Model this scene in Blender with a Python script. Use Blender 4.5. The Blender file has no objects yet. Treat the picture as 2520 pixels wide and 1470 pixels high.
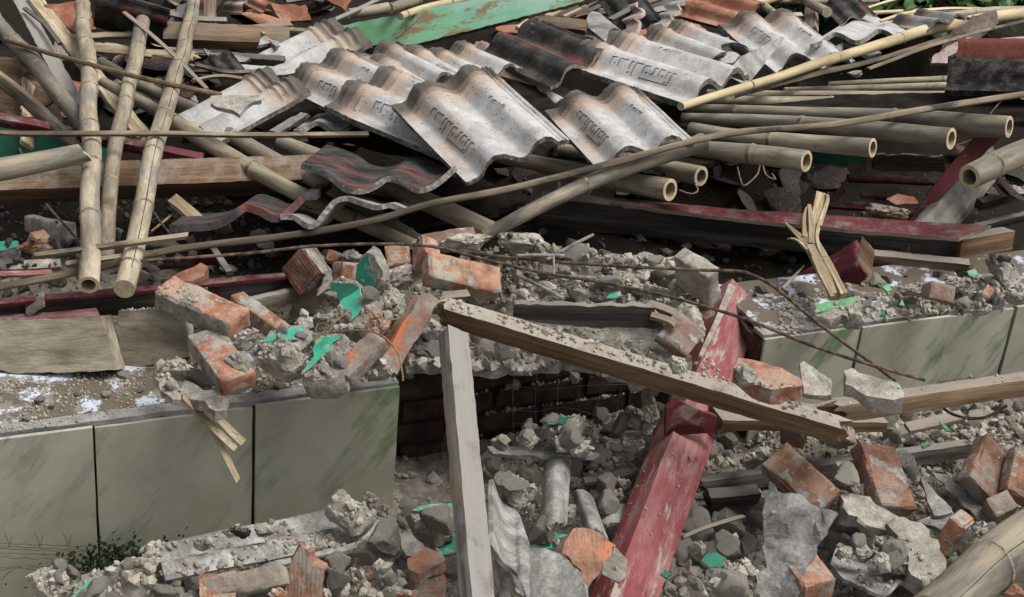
import bpy, bmesh, math, random
import numpy as np
from mathutils import Vector, Matrix, noise
from mathutils.bvhtree import BVHTree
C = bpy.context.scene.collection
S = bpy.context.scene
R = math.radians
# ---------------------------------------------------------------- camera
PITCH, ROLL, FPX, CAMZ = R(27), R(5.5), 3780.0, 1.9
U0 = Vector((0, math.sin(PITCH), math.cos(PITCH))); FW = Vector((0, math.cos(PITCH), -math.sin(PITCH)))
XA = Vector((1, 0, 0)) * math.cos(ROLL) + U0 * math.sin(ROLL)
YA = Vector((1, 0, 0)) * -math.sin(ROLL) + U0 * math.cos(ROLL)
CAM = Vector((0, 0, CAMZ))
cd = bpy.data.cameras.new('camera'); co = bpy.data.objects.new('camera', cd); C.objects.link(co)
cd.lens = FPX / 2520 * 36; cd.sensor_width = 36; cd.clip_end = 500; cd.clip_start = .05
m = Matrix.Identity(4)
for i in range(3):
    m[i][0] = XA[i]; m[i][1] = YA[i]; m[i][2] = -FW[i]; m[i][3] = CAM[i]
co.matrix_world = m; S.camera = co
# ---------------------------------------------------------------- light
SUN_EL, SUN_AZ = R(64), R(88)           # azimuth measured from +Y (away from the camera), negative = left
w = bpy.data.worlds.new('World'); S.world = w; w.use_nodes = True
nt = w.node_tree; bg = nt.nodes['Background']; sky = nt.nodes.new('ShaderNodeTexSky')
sky.sky_type = 'NISHITA'; sky.sun_disc = False; sky.sun_elevation = SUN_EL; sky.sun_rotation = SUN_AZ
sky.air_density = 1.0; sky.dust_density = 5.0; sky.ozone_density = 1.0
hs = nt.nodes.new('ShaderNodeHueSaturation'); hs.inputs['Saturation'].default_value = .3      # thin high cloud: a paler sky
nt.links.new(sky.outputs[0], hs.inputs['Color']); nt.links.new(hs.outputs[0], bg.inputs[0]); bg.inputs[1].default_value = .13
sd = bpy.data.lights.new('sun', 'SUN'); sd.energy = 2.7; sd.angle = R(34); sd.color = (1, .965, .91)
so = bpy.data.objects.new('sun', sd); C.objects.link(so)
sdir = Vector((math.sin(SUN_AZ) * math.cos(SUN_EL), math.cos(SUN_AZ) * math.cos(SUN_EL), math.sin(SUN_EL)))
so.rotation_euler = sdir.to_track_quat('Z', 'Y').to_euler(); so.location = (0, 3, 8)
S.view_settings.view_transform = 'Standard'; S.view_settings.look = 'None'
S.view_settings.gamma = 1; S.view_settings.exposure = .05
# ---------------------------------------------------------------- pixel -> world
def ray(u, v): return FW + XA * ((u - 1260) / FPX) - YA * ((v - 735) / FPX)
def proj(P):
    q = P - CAM; d = q.dot(FW); return (1260 + q.dot(XA) / d * FPX, 735 - q.dot(YA) / d * FPX)
ZT = [(-400, .40), (0, .42), (150, .48), (300, .50), (450, .47), (600, .42), (800, .40), (960, .36), (1050, .22), (1150, .14), (1250, .09), (1470, .06), (1800, .03)]
def zref(v):
    for (a, za), (b, zb) in zip(ZT, ZT[1:]):
        if v <= b: return za + (zb - za) * max(0, (v - a)) / (b - a)
    return .03
def dref(u, v): return (CAMZ - zref(v)) / max(.2, -ray(u, v).z)
def Q(u, v, l=0): return CAM + ray(u, v) * (dref(u, v) - l)
def PD(u, v, d): return CAM + ray(u, v) * d
def PZ(u, v, z): r = ray(u, v); return CAM + r * ((CAMZ - z) / -r.z)
WA, WB = PZ(0, 1075, .38), PZ(2520, 750, .38)
WT = (WB - WA); WT.z = 0; WT.normalize(); WN = Vector((WT.y, -WT.x, 0))      # wall direction; normal towards the camera
def PW(u, v, off=0):
    r = ray(u, v); o = WA + WN * off; return CAM + r * ((o - CAM).dot(WN) / r.dot(WN))
rnd = random.Random(7)
# ---------------------------------------------------------------- objects
def tag(o, label=None, cat=None, group=None, kind=None):
    if label: o['label'] = label
    if cat: o['category'] = cat
    if group: o['group'] = group
    if kind: o['kind'] = kind
    return o
def mkmesh(name, V, Fc, mats, midx=None, smooth=None):
    me = bpy.data.meshes.new(name); me.from_pydata([tuple(v) for v in V], [], [tuple(f) for f in Fc])
    for x in (mats if isinstance(mats, (list, tuple)) else [mats]): me.materials.append(x)
    if midx is not None: me.polygons.foreach_set('material_index', midx)
    if smooth is None or smooth: me.polygons.foreach_set('use_smooth', [True] * len(me.polygons))
    me.update()
    if smooth is None:
        try: me.set_sharp_from_angle(angle=R(38))
        except Exception: pass
    return me
def mkobj(name, me, M=None, parent=None):
    o = bpy.data.objects.new(name, me); C.objects.link(o)
    if parent is not None: o.parent = parent
    if M is not None: o.matrix_basis = M
    return o
def frame(o, x, y, z):
    m = Matrix.Identity(4)
    for i in range(3): m[i][0] = x[i]; m[i][1] = y[i]; m[i][2] = z[i]; m[i][3] = o[i]
    return m
def wobj(name, V, Fc, mats, midx=None, M=None, parent=None, smooth=None):
    """mesh given in world space, stored in the local frame M"""
    if M is None:
        c = sum((Vector(v) for v in V), Vector()) / len(V); M = Matrix.Translation(c)
    Mi = M.inverted(); me = mkmesh(name, [Mi @ Vector(v) for v in V], Fc, mats, midx, smooth)
    return mkobj(name, me, M, parent) if parent is None else mkobj(name, me, parent.matrix_basis.inverted() @ M, parent)
def nz(p, s, seed=0): return noise.noise(Vector(p) * s + Vector((seed * 3.17, seed * 1.31, seed * .77)))
def grid_faces(n, m, off=0, wrap=False):
    F = []
    for i in range(n - 1):
        for j in range(m if wrap else m - 1):
            a = off + i * m + j; b = off + i * m + (j + 1) % m; F.append((a, b, b + m, a + m))
    return F
def catmull(P, n):
    if len(P) == 2: return [P[0].lerp(P[1], i / (n - 1)) for i in range(n)]
    out = []; k = len(P) - 1
    for i in range(n):
        t = i / (n - 1) * k; s = min(int(t), k - 1); t -= s
        p1, p2 = P[s], P[s + 1]; p0 = P[s - 1] if s > 0 else p1 * 2 - p2; p3 = P[s + 2] if s + 2 <= k else p2 * 2 - p1
        out.append(.5 * ((2 * p1) + (p2 - p0) * t + (2 * p0 - 5 * p1 + 4 * p2 - p3) * t * t + (3 * p1 - p0 - 3 * p2 + p3) * t ** 3))
    return out
def length(P): return sum((b - a).length for a, b in zip(P, P[1:]))
# ---------------------------------------------------------------- materials
def ramp(N, src, stops, L):
    r = N.new('ShaderNodeValToRGB'); L.new(src, r.inputs[0]); e = r.color_ramp.elements
    while len(e) < len(stops): e.new(.5)
    for k, (p, c) in enumerate(stops): e[k].position = p; e[k].color = (*c, 1) if len(c) == 3 else c
    return r.outputs[0]
def mat(name, cols, scale=8, stretch=(1, 1, 1), detail=8, rough=.85, bump=.4, bscale=60, bstretch=None, layers=(), dust=None, vary=.25, hue=0, wave=None, axis_ramp=None, spec=.3, bdist=.004, pits=None, blotch=.35):
    m = bpy.data.materials.new(name); m.use_nodes = True; N = m.node_tree.nodes; L = m.node_tree.links
    P = N['Principled BSDF']; P.inputs['Roughness'].default_value = rough; P.inputs['Specular IOR Level'].default_value = spec
    tc = N.new('ShaderNodeTexCoord'); oi = N.new('ShaderNodeObjectInfo')
    off = N.new('ShaderNodeVectorMath'); off.operation = 'MULTIPLY_ADD'
    cmb = N.new('ShaderNodeCombineXYZ')
    for i in range(3): L.new(oi.outputs['Random'], cmb.inputs[i])
    L.new(cmb.outputs[0], off.inputs[0]); off.inputs[1].default_value = (7.3, 5.1, 9.7); L.new(tc.outputs['Object'], off.inputs[2])
    def mapped(st):
        q = N.new('ShaderNodeVectorMath'); q.operation = 'MULTIPLY'; L.new(off.outputs[0], q.inputs[0]); q.inputs[1].default_value = st; return q.outputs[0]
    def tex(sc, st=(1, 1, 1), dt=8, ro=.6):
        t = N.new('ShaderNodeTexNoise'); L.new(mapped(st), t.inputs['Vector']); t.inputs['Scale'].default_value = sc; t.inputs['Detail'].default_value = dt; t.inputs['Roughness'].default_value = ro; return t.outputs[0]
    def math_(op, a, b=None, c=None, clamp=False):
        q = N.new('ShaderNodeMath'); q.operation = op; q.use_clamp = clamp
        for i, x in enumerate((a, b, c)):
            if x is None: continue
            if isinstance(x, (int, float)): q.inputs[i].default_value = x
            else: L.new(x, q.inputs[i])
        return q.outputs[0]
    def mix(f, a, b, mode='MIX'):
        q = N.new('ShaderNodeMix'); q.data_type = 'RGBA'; q.blend_type = mode
        for i, x in ((0, f), (6, a), (7, b)):
            if isinstance(x, (int, float)): q.inputs[i].default_value = x
            elif isinstance(x, tuple): q.inputs[i].default_value = (*x, 1)
            else: L.new(x, q.inputs[i])
        return q.outputs[2]
    n = len(cols); base = ramp(N, tex(scale, stretch, detail), [(.38 + .24 * i / max(1, n - 1), c) for i, c in enumerate(cols)], L)
    if blotch:
        f1 = math_('MULTIPLY_ADD', tex(bscale * 1.1, bstretch or (1, 1, 1), 4, .8), 3.2, -1.1, True); f2 = math_('MULTIPLY_ADD', tex(bscale * .28, bstretch or (1, 1, 1), 5, .7), 3, -1, True)
        v = math_('ADD', math_('MULTIPLY_ADD', f1, blotch, 1 - blotch * .95), math_('MULTIPLY_ADD', f2, blotch * .7, -blotch * .35))
        base = mix(1.0, base, mix(1.0, (1, 1, 1), v, 'MULTIPLY'), 'MULTIPLY')
    height = tex(bscale, bstretch or (1, 1, 1), 9, .7)
    if wave:                                   # (scale, amount, distortion, stretch)
        t = N.new('ShaderNodeTexWave'); L.new(mapped(wave[3]), t.inputs[0]); t.inputs['Scale'].default_value = wave[0]
        t.inputs['Distortion'].default_value = wave[2]; t.inputs['Detail'].default_value = 3; t.inputs['Detail Scale'].default_value = 1.2
        height = math_('MULTIPLY_ADD', t.outputs['Fac'], wave[1], height)
    for (c, th, sc, so, st) in layers:         # patches of another colour where the noise passes th
        f = math_('MULTIPLY_ADD', tex(sc, st, 9, .68), 1 / so, -th / so, True)
        base = mix(f, base, c)
        height = math_('MULTIPLY_ADD', f, .25, height)
    if axis_ramp:                              # (axis, [(metres, colour, strength)]) : stains or painted shade fixed on the thing, warped by noise
        sp = N.new('ShaderNodeSeparateXYZ'); L.new(tc.outputs['Object'], sp.inputs[0])
        a = math_('MULTIPLY_ADD', tex(22, (1, 1, 1), 6), axis_ramp[2], sp.outputs[axis_ramp[0]])
        for (lo, hi, c, st) in axis_ramp[1]:
            f = math_('MULTIPLY', math_('DIVIDE', math_('SUBTRACT', a, lo), hi - lo, None, True), st); base = mix(f, base, c)
    if dust:                                   # dust that has settled on what faces up
        g = N.new('ShaderNodeNewGeometry'); sp = N.new('ShaderNodeSeparateXYZ'); L.new(g.outputs['Normal'], sp.inputs[0])
        f = math_('ADD', sp.outputs[2], math_('MULTIPLY_ADD', tex(dust[2], (1, 1, 1), 9, .7), 1.6, -.8))
        f = math_('MULTIPLY', math_('DIVIDE', math_('SUBTRACT', f, dust[1]), .3, None, True), dust[3]); base = mix(f, base, dust[0])
        height = math_('MULTIPLY_ADD', f, .3, height)
    if pits:
        t = N.new('ShaderNodeTexVoronoi'); L.new(mapped((1, 1, 1)), t.inputs['Vector']); t.inputs['Scale'].default_value = pits[0]
        f = math_('LESS_THAN', t.outputs['Distance'], pits[1]); f2 = math_('MULTIPLY', f, math_('GREATER_THAN', tex(pits[0] * .35), .52)); base = mix(math_('MULTIPLY', f2, .75), base, pits[2])
    hs = N.new('ShaderNodeHueSaturation'); L.new(base, hs.inputs['Color'])
    L.new(math_('MULTIPLY_ADD', oi.outputs['Random'], vary * 2, 1 - vary), hs.inputs['Value'])
    if hue: L.new(math_('MULTIPLY_ADD', math_('FRACT', math_('MULTIPLY', oi.outputs['Random'], 37.7)), hue * 2, .5 - hue), hs.inputs['Hue'])
    L.new(hs.outputs[0], P.inputs['Base Color'])
    if bump:
        b = N.new('ShaderNodeBump'); b.inputs['Strength'].default_value = bump; b.inputs['Distance'].default_value = bdist; L.new(height, b.inputs['Height']); L.new(b.outputs[0], P.inputs['Normal'])
    return m
GREY = (.345, .31, .255); DG = (.2, .19, .17); LG = (.455, .415, .35)
M = {}
DUST = (GREY, .45, 14, .75)
M['mortar'] = mat('mortar', [(.27, .25, .212), (.36, .335, .29), (.48, .455, .40)], 30, bump=.9, bscale=120, bdist=.005, vary=.08, blotch=.45, layers=[((.25, .22, .175), .56, 9, .1, (1, 1, 1))])
M['mortar_light'] = mat('mortar_light', [(.33, .308, .265), LG, (.54, .515, .46)], 30, bump=.9, bscale=120, bdist=.005, vary=.12, blotch=.4)
M['soil'] = mat('soil', spec=.05, rough=1, cols= [(.18, .163, .137), (.28, .25, .205), (.37, .335, .28)], scale=30, bump=1, bscale=70, bdist=.006, vary=0, axis_ramp=(1, [(3.1, 3.3, (.022, .018, .014), 1)], .1), blotch=.4)  # the Y ramp paints the roof's shade into the soil at the back
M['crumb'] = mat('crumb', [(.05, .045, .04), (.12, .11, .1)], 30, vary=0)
M['gravel'] = mat('gravel', [(.29, .258, .21), (.40, .362, .3), (.51, .47, .40)], 9, bump=.4, bscale=120, bdist=.002, vary=0)
BR1, BR2, BR3 = (.25, .12, .08), (.40, .195, .125), (.48, .30, .21)
M['brick'] = mat('brick', [BR1, BR2, BR3], 22, bump=.8, bscale=70, wave=(42, .14, 8, (1, .3, 1)), layers=[(GREY, .53, 11, .07, (1, 1, 1)), ((.36, .25, .19), .52, 5, .25, (1, 1, 1))], vary=.12, hue=.008)
M['brick_bright'] = mat('brick_bright', [(.33, .155, .10), (.47, .235, .15), (.53, .345, .25)], 22, bump=.8, bscale=70, wave=(42, .14, 8, (1, .3, 1)), layers=[(GREY, .53, 16, .05, (1, 1, 1)), ((.40, .30, .24), .5, 8, .2, (1, 1, 1))], vary=.06)
M['brick_dull'] = mat('brick_dull', [(.19, .10, .065), (.29, .155, .10), (.36, .215, .15)], 22, bump=.7, bscale=90, wave=(42, .22, 7, (1, .25, 1)), layers=[((.29, .25, .21), .5, 14, .1, (1, .6, 1)), ((.40, .16, .08), .6, 10, .1, (1, 1, 1))], vary=.14, bdist=.004, blotch=.4)
M['brick_dusty'] = mat('brick_dusty', [(.25, .14, .10), (.29, .22, .185), GREY], 10, bump=.9, bscale=60, layers=[((.42, .15, .07), .57, 9, .05, (1, 1, 1))], vary=.12)
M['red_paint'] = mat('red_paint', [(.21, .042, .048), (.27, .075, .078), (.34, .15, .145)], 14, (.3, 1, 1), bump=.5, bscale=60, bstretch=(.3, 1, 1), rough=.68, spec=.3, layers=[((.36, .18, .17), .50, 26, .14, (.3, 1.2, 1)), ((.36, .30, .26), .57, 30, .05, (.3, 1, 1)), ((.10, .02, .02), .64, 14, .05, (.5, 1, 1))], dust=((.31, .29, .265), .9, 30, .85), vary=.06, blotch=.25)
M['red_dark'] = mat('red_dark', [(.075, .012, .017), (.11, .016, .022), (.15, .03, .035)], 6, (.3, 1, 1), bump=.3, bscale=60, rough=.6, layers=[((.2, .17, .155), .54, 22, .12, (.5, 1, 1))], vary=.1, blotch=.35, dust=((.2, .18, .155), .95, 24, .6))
def woodm(name, a, b, c, **k):
    kw = dict(scale=34, stretch=(.07, 1, 1), bump=.7, bscale=150, bstretch=(.05, 1, 1), rough=.8, vary=.12, detail=10, blotch=.5); kw.update(k)
    return mat(name, [a, b, c], **kw)
M['wood_brown'] = woodm('wood_brown', (.11, .06, .032), (.19, .115, .065), (.29, .185, .11), dust=((.31, .285, .245), .62, 16, .75))
M['wood_beam'] = woodm('wood_beam', (.15, .09, .05), (.235, .15, .088), (.33, .22, .135), dust=((.37, .34, .29), .58, 18, .85))
M['wood_tan'] = woodm('wood_tan', (.20, .13, .075), (.30, .20, .12), (.40, .29, .18), dust=((.27, .25, .22), .55, 10, .7))
M['wood_grey'] = woodm('wood_grey', (.13, .118, .10), (.21, .195, .17), (.30, .285, .255), layers=[((.26, .19, .125), .54, 9, .1, (.3, 1, 1)), ((.12, .10, .085), .6, 12, .08, (.3, 1, 1))], dust=((.27, .255, .235), .5, 14, .8))
M['wood_olive'] = woodm('wood_olive', (.21, .18, .13), (.32, .28, .205), (.41, .37, .29), stretch=(.35, 1, 1), scale=16, bstretch=(.25, 1, 1), bscale=90, blotch=.3, layers=[((.10, .07, .04), .6, 7, .1, (.5, 1, 1))], dust=((.26, .235, .22), .6, 14, .7))
M['wood_dark'] = woodm('wood_dark', (.03, .024, .02), (.06, .05, .043), (.11, .1, .088), dust=((.2, .19, .17), .65, 12, .6))
M['wood_pale'] = woodm('wood_pale', (.33, .255, .155), (.46, .37, .24), (.58, .49, .35), layers=[((.10, .075, .05), .6, 11, .08, (.25, 1, 1))])
M['wood_post'] = woodm('wood_post', (.22, .15, .10), (.3, .225, .16), (.38, .31, .24))
M['bamboo'] = mat('bamboo', [(.24, .205, .15), (.36, .305, .215), (.47, .41, .30)], 22, (.14, 1, 1), bump=.25, bscale=90, bstretch=(.1, 1, 1), rough=.75, spec=.18, layers=[((.19, .175, .15), .51, 13, .1, (.3, 1, 1)), ((.15, .115, .07), .6, 9, .08, (.5, 1, 1)), ((.07, .05, .035), .64, 30, .05, (.6, 1, 1))], vary=.12, blotch=.4)
M['bamboo_grey'] = mat('bamboo_grey', [(.15, .135, .11), (.24, .215, .17), (.34, .29, .21)], 22, (.14, 1, 1), bump=.25, bscale=50, bstretch=(.1, 1, 1), rough=.75, spec=.18, layers=[((.09, .085, .08), .54, 12, .12, (.3, 1, 1)), ((.33, .25, .13), .58, 8, .12, (.3, 1, 1))], vary=.1, blotch=.3)
M['bamboo_pale'] = mat('bamboo_pale', [(.36, .28, .16), (.50, .40, .23), (.58, .48, .31)], 22, (.14, 1, 1), bump=.2, bscale=50, bstretch=(.1, 1, 1), rough=.5, layers=[((.12, .09, .06), .66, 18, .05, (.6, 1, 1))], vary=.08, blotch=.15)
M['bamboo_strip'] = mat('bamboo_strip', [(.08, .062, .042), (.17, .13, .085), (.34, .275, .185)], 16, (.12, 1, 1), bump=.5, bscale=60, bstretch=(.05, 1, 1), rough=.7, layers=[((.05, .044, .038), .53, 14, .08, (.3, 1, 1))], vary=.15, blotch=.4)
M['bamboo_node'] = mat('bamboo_node', [(.10, .085, .06), (.22, .19, .135), (.36, .31, .23)], 60, bump=.4, vary=.1)
M['bamboo_cut'] = mat('bamboo_cut', [(.52, .42, .26), (.64, .54, .36)], 40, bump=.3, vary=.05)
M['bamboo_in'] = mat('bamboo_in', [(.24, .18, .11), (.36, .28, .18)], 20, bump=.3, vary=.05)
TW = [(.38, .375, .362), (.48, .475, .462), (.55, .545, .53)]
M['tile_white'] = mat('tile_white', TW, 20, bump=.45, bscale=130, rough=.75, vary=.06, layers=[((.42, .31, .24), .55, 6, .15, (1, .4, 1)), ((.30, .285, .26), .56, 9, .1, (1, .3, 1))], axis_ramp=(1, [(-.10, -.05, (.40, .28, .20), .7), (-.045, -.008, (.085, .075, .064), .92)], .05), pits=(70, .17, (.07, .06, .05)), blotch=.22)
M['tile_grey'] = mat('tile_grey', [(.24, .235, .225), (.33, .325, .31), (.42, .415, .40)], 20, bump=.45, bscale=130, rough=.8, vary=.1, layers=[((.34, .24, .18), .56, 8, .12, (1, 1, 1))], axis_ramp=(1, [(-.11, -.06, (.30, .2, .14), .7), (-.06, -.02, (.075, .066, .056), .95)], .035), pits=(80, .2, (.06, .05, .04)), blotch=.3)
M['tile_plain'] = mat('tile_plain', TW, 20, bump=.45, bscale=130, rough=.75, vary=.06, layers=[((.36, .27, .22), .56, 8, .15, (1, 1, 1)), ((.31, .295, .27), .57, 5, .1, (1, 1, 1))], blotch=.3)
M['tile_plain_grey'] = mat('tile_plain_grey', [(.24, .235, .225), (.33, .325, .31), (.42, .415, .40)], 20, bump=.45, bscale=130, vary=.1, blotch=.35)
M['tile_edge'] = mat('tile_edge', [(.12, .108, .092), (.22, .20, .175), (.36, .335, .30)], 60, bump=1, bscale=110, vary=.1, blotch=.5)
M['tile_sooty'] = mat('tile_sooty', [(.018, .017, .016), (.045, .042, .04), (.11, .10, .095)], 30, bump=.8, bscale=170, rough=.95, spec=.1, axis_ramp=(0, [(.19, .21, (.22, .07, .05), .75), (.265, .275, (.03, .028, .026), 1)], .03), vary=.1, blotch=.6)
M['tile_black'] = mat('tile_black', [(.022, .021, .02), (.05, .047, .044), (.10, .095, .09)], 16, bump=.7, bscale=150, rough=.9, layers=[((.22, .06, .045), .53, 5, .1, (1.6, .35, 1)), ((.26, .2, .17), .64, 12, .08, (1, 1, 1))], vary=.1, blotch=.45)
M['tile_orange'] = mat('tile_orange', [(.26, .10, .06), (.42, .19, .12), (.48, .29, .21)], 10, bump=.5, bscale=80, layers=[((.05, .045, .04), .6, 9, .1, (1, 1, 1))], vary=.15)
M['tile_pink'] = mat('tile_pink', [(.3, .2, .165), (.42, .33, .29), (.5, .45, .42)], 10, bump=.5, bscale=80, layers=[((.10, .09, .08), .6, 14, .08, (1, 1, 1))], vary=.12)
M['asbestos'] = mat('asbestos', [(.21, .205, .195), (.33, .32, .30), (.46, .45, .425)], 18, (1, .7, 1), bump=.8, bscale=110, rough=.9, layers=[((.08, .08, .08), .6, 7, .12, (1, 1, 1)), ((.24, .21, .17), .56, 9, .12, (1, 1, 1))], vary=.08, blotch=.45)
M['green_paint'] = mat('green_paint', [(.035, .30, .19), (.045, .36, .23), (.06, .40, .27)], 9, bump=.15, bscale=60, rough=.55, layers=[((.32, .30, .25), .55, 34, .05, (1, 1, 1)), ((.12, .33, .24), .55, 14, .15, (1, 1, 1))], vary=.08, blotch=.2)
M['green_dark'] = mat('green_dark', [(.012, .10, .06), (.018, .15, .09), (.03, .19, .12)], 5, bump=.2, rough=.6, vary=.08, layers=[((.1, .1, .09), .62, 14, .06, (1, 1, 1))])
M['green_light'] = mat('green_light', [(.13, .36, .17), (.16, .42, .20), (.2, .46, .25)], 9, bump=.15, rough=.6, layers=[((.22, .2, .17), .57, 20, .05, (1, 1, 1))], vary=.05)
M['green_board'] = mat('green_board', [(.22, .50, .25), (.27, .56, .38), (.42, .64, .54)], 2.6, (1, 1.5, 1), bump=.35, bscale=60, bstretch=(.08, 1, 1), rough=.6, layers=[((.30, .21, .12), .56, 7, .04, (.5, 1, 1)), ((.40, .5, .44), .62, 9, .08, (.6, 1, 1))], vary=0, blotch=.12)
M['rust'] = mat('rust', [(.035, .03, .028), (.09, .06, .042), (.19, .12, .08)], 60, bump=.6, bscale=200, rough=.8, vary=.15)
M['rod_grey'] = mat('rod_grey', [(.16, .14, .13), (.28, .26, .245), (.36, .34, .32)], 40, bump=.6, bscale=150, rough=.8, vary=.15)
M['twig'] = mat('twig', [(.16, .11, .06), (.29, .21, .12)], 30, vary=.2, bump=.3)
M['wire'] = mat('wire', [(.12, .12, .12), (.25, .25, .25)], 30, vary=.1, rough=.5, bump=0)
M['groove'] = mat('groove', [(.09, .085, .08), (.14, .13, .12)], 60, vary=.05, bump=.2)
def marble():
    m = mat('wall_tile', [(.345, .34, .262), (.40, .395, .312), (.44, .435, .36)], 4, bump=.05, bscale=60, rough=.42, spec=.45, vary=.04, blotch=.06,
        layers=[((.155, .215, .12), .54, 5, .09, (2.0, 1, .5)), ((.24, .24, .2), .53, 9, .2, (2.6, 1, .6)), ((.16, .13, .09), .68, 30, .08, (1, 1, 1))])
    N = m.node_tree.nodes; L = m.node_tree.links
    for n in list(N):                          # the veins run diagonally across the glaze
        if n.type == 'VECT_MATH' and n.operation == 'MULTIPLY_ADD':
            r = N.new('ShaderNodeVectorRotate'); r.rotation_type = 'Y_AXIS'; r.inputs['Angle'].default_value = R(-38)
            outs = [l.to_socket for l in n.outputs[0].links]; L.new(n.outputs[0], r.inputs[0])
            for s in outs: L.new(r.outputs[0], s)
    return m
M['wall_tile'] = marble()
M['ledge_tile'] = mat('ledge_tile', [(.50, .56, .66), (.55, .61, .70)], 4, rough=.35, spec=.5, bump=.1, vary=.02, blotch=.05, layers=[((.22, .195, .16), .50, 22, .03, (1, 1, 1)), ((.12, .098, .072), .44, 14, .05, (1, 1, 1))])
M['ledge_band'] = mat('ledge_band', [(.22, .21, .195), (.28, .27, .25), (.34, .33, .315)], 9, bump=.5, vary=.04)
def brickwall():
    m = mat('brickwork', [(.035, .022, .017), (.065, .036, .026), (.09, .06, .046)], 20, bump=.8, bscale=40, vary=0, bdist=.01)  # near-black albedo: the shade of the breach is put into the brick colour
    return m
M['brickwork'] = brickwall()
M['board_dark'] = mat('board_dark', [(.014, .012, .01), (.03, .025, .02)], 20, vary=0, spec=.03, rough=1)  # near-black for the added light-blocking boards, also used for bamboo cracks
M['weed'] = mat('weed', [(.008, .018, .006), (.02, .045, .012)], 9, vary=.1)
M['leaf'] = mat('leaf', [(.015, .05, .01), (.04, .12, .018), (.10, .2, .03)], 3, bump=0, vary=.1, rough=.5)
# ---------------------------------------------------------------- builders
def boxgrid(La, Lb, Lt, st):
    """surface grid of a box 0..La x 0..Lb x 0..Lt in (x=t, y=a, z=b); shared vertices"""
    nt_, na, nb = [max(1, min(60, int(round(q / st)))) for q in (Lt, La, Lb)]
    idx = {}; V = []; F = []
    def vid(i, j, k):
        if (i, j, k) not in idx: idx[i, j, k] = len(V); V.append(Vector((Lt * i / nt_, La * j / na, Lb * k / nb)))
        return idx[i, j, k]
    for j in range(na):
        for k in range(nb):
            for i in (0, nt_):
                q = [vid(i, j, k), vid(i, j + 1, k), vid(i, j + 1, k + 1), vid(i, j, k + 1)]; F.append(q if i else q[::-1])
    for i in range(nt_):
        for k in range(nb):
            for j in (0, na):
                q = [vid(i, j, k), vid(i + 1, j, k), vid(i + 1, j, k + 1), vid(i, j, k + 1)]; F.append(q[::-1] if j else q)
    for i in range(nt_):
        for j in range(na):
            for k in (0, nb):
                q = [vid(i, j, k), vid(i + 1, j, k), vid(i + 1, j + 1, k), vid(i, j + 1, k)]; F.append(q if k else q[::-1])
    return V, F
def roughbox(o, x, y, z, Lt, La, Lb, mats, name, rough=.0007, jag=(0, 0), rnd_=.0016, st=None, seed=0, parent=None, chips=0, bend=0, sidemat=None, taper=0, coat=None):
    """x,y,z unit axes; box from o"""
    flip = x.cross(y).dot(z) < 0
    st = st or max(.006, min(.02, min(La, Lb) / 3)); V, F = boxgrid(La, Lb, Lt, st)
    out = []
    for p in V:
        q = p.copy(); c = Vector((Lt / 2, La / 2, Lb / 2)); h = c
        e = [min(p[i], (Lt, La, Lb)[i] - p[i]) for i in range(3)]
        # round the edges
        near = sum(1 for v in e if v < 1e-6)
        if near >= 2:
            for i in range(3):
                if e[i] < 1e-6: q[i] += (rnd_ * (.6 + .8 * abs(nz(p, 40, seed)))) * (1 if p[i] < h[i] else -1)
        n = Vector((nz(p, 22, seed), nz(p, 22, seed + 9), nz(p, 22, seed + 18))) * rough * 2 + Vector((nz(p, 80, seed), nz(p, 80, seed + 3), nz(p, 80, seed + 5))) * rough
        q += n
        if chips:
            k = noise.noise(p * 14 + Vector((seed, seed * .3, 2)));
            if k > .12 and near >= 1: q += (c - p).normalized() * min(.02, chips * (k - .12) * 3) * (1 if near >= 2 else .35)
        if jag[0] and p.x < jag[0] * 1.2: q.x += (1 - p.x / (jag[0] * 1.2)) * jag[0] * (.5 + nz((0, p.y, p.z), 60, seed)) * 1.6
        if jag[1] and p.x > Lt - jag[1] * 1.2: q.x -= (1 - (Lt - p.x) / (jag[1] * 1.2)) * jag[1] * (.5 + nz((3, p.y, p.z), 60, seed)) * 1.6
        if bend: q.z += bend * (1 - (2 * p.x / Lt - 1) ** 2)
        if taper: s = 1 - taper * p.x / Lt; q.y = La / 2 + (q.y - La / 2) * s
        out.append(q)
    if flip: F = [f[::-1] for f in F]; zz = z
    # local frame: right handed
    Mx = frame(o, x, y, z) if not flip else frame(o, x, y, -z)
    if flip: out = [Vector((q.x, q.y, -q.z)) for q in out]
    cx = Vector((Lt / 2, La / 2, (Lb / 2) * (-1 if flip else 1))); Mx = Mx @ Matrix.Translation(cx)
    out = [q - cx for q in out]
    midx = None
    if coat:                                   # mortar still stuck on some faces
        midx = []
        for f in F:
            c = sum((V[i] for i in f), Vector()) / len(f); cv = 0
            for key, val, e in (('x0', c.x, 0), ('x1', c.x, Lt), ('y0', c.y, 0), ('y1', c.y, La), ('z0', c.z, 0), ('z1', c.z, Lb)):
                if abs(val - e) < 1e-5: cv = max(cv, coat.get(key, .3))
            midx.append(1 if nz(c, 26, seed) + .5 * nz(c, 75, seed) < (cv - .5) * 1.5 else 0)
        mats = [mats, M['mortar']]
    me = mkmesh(name, out, F, mats, midx)
    return mkobj(name, me, Mx if parent is None else parent.matrix_basis.inverted() @ Mx, parent)
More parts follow.
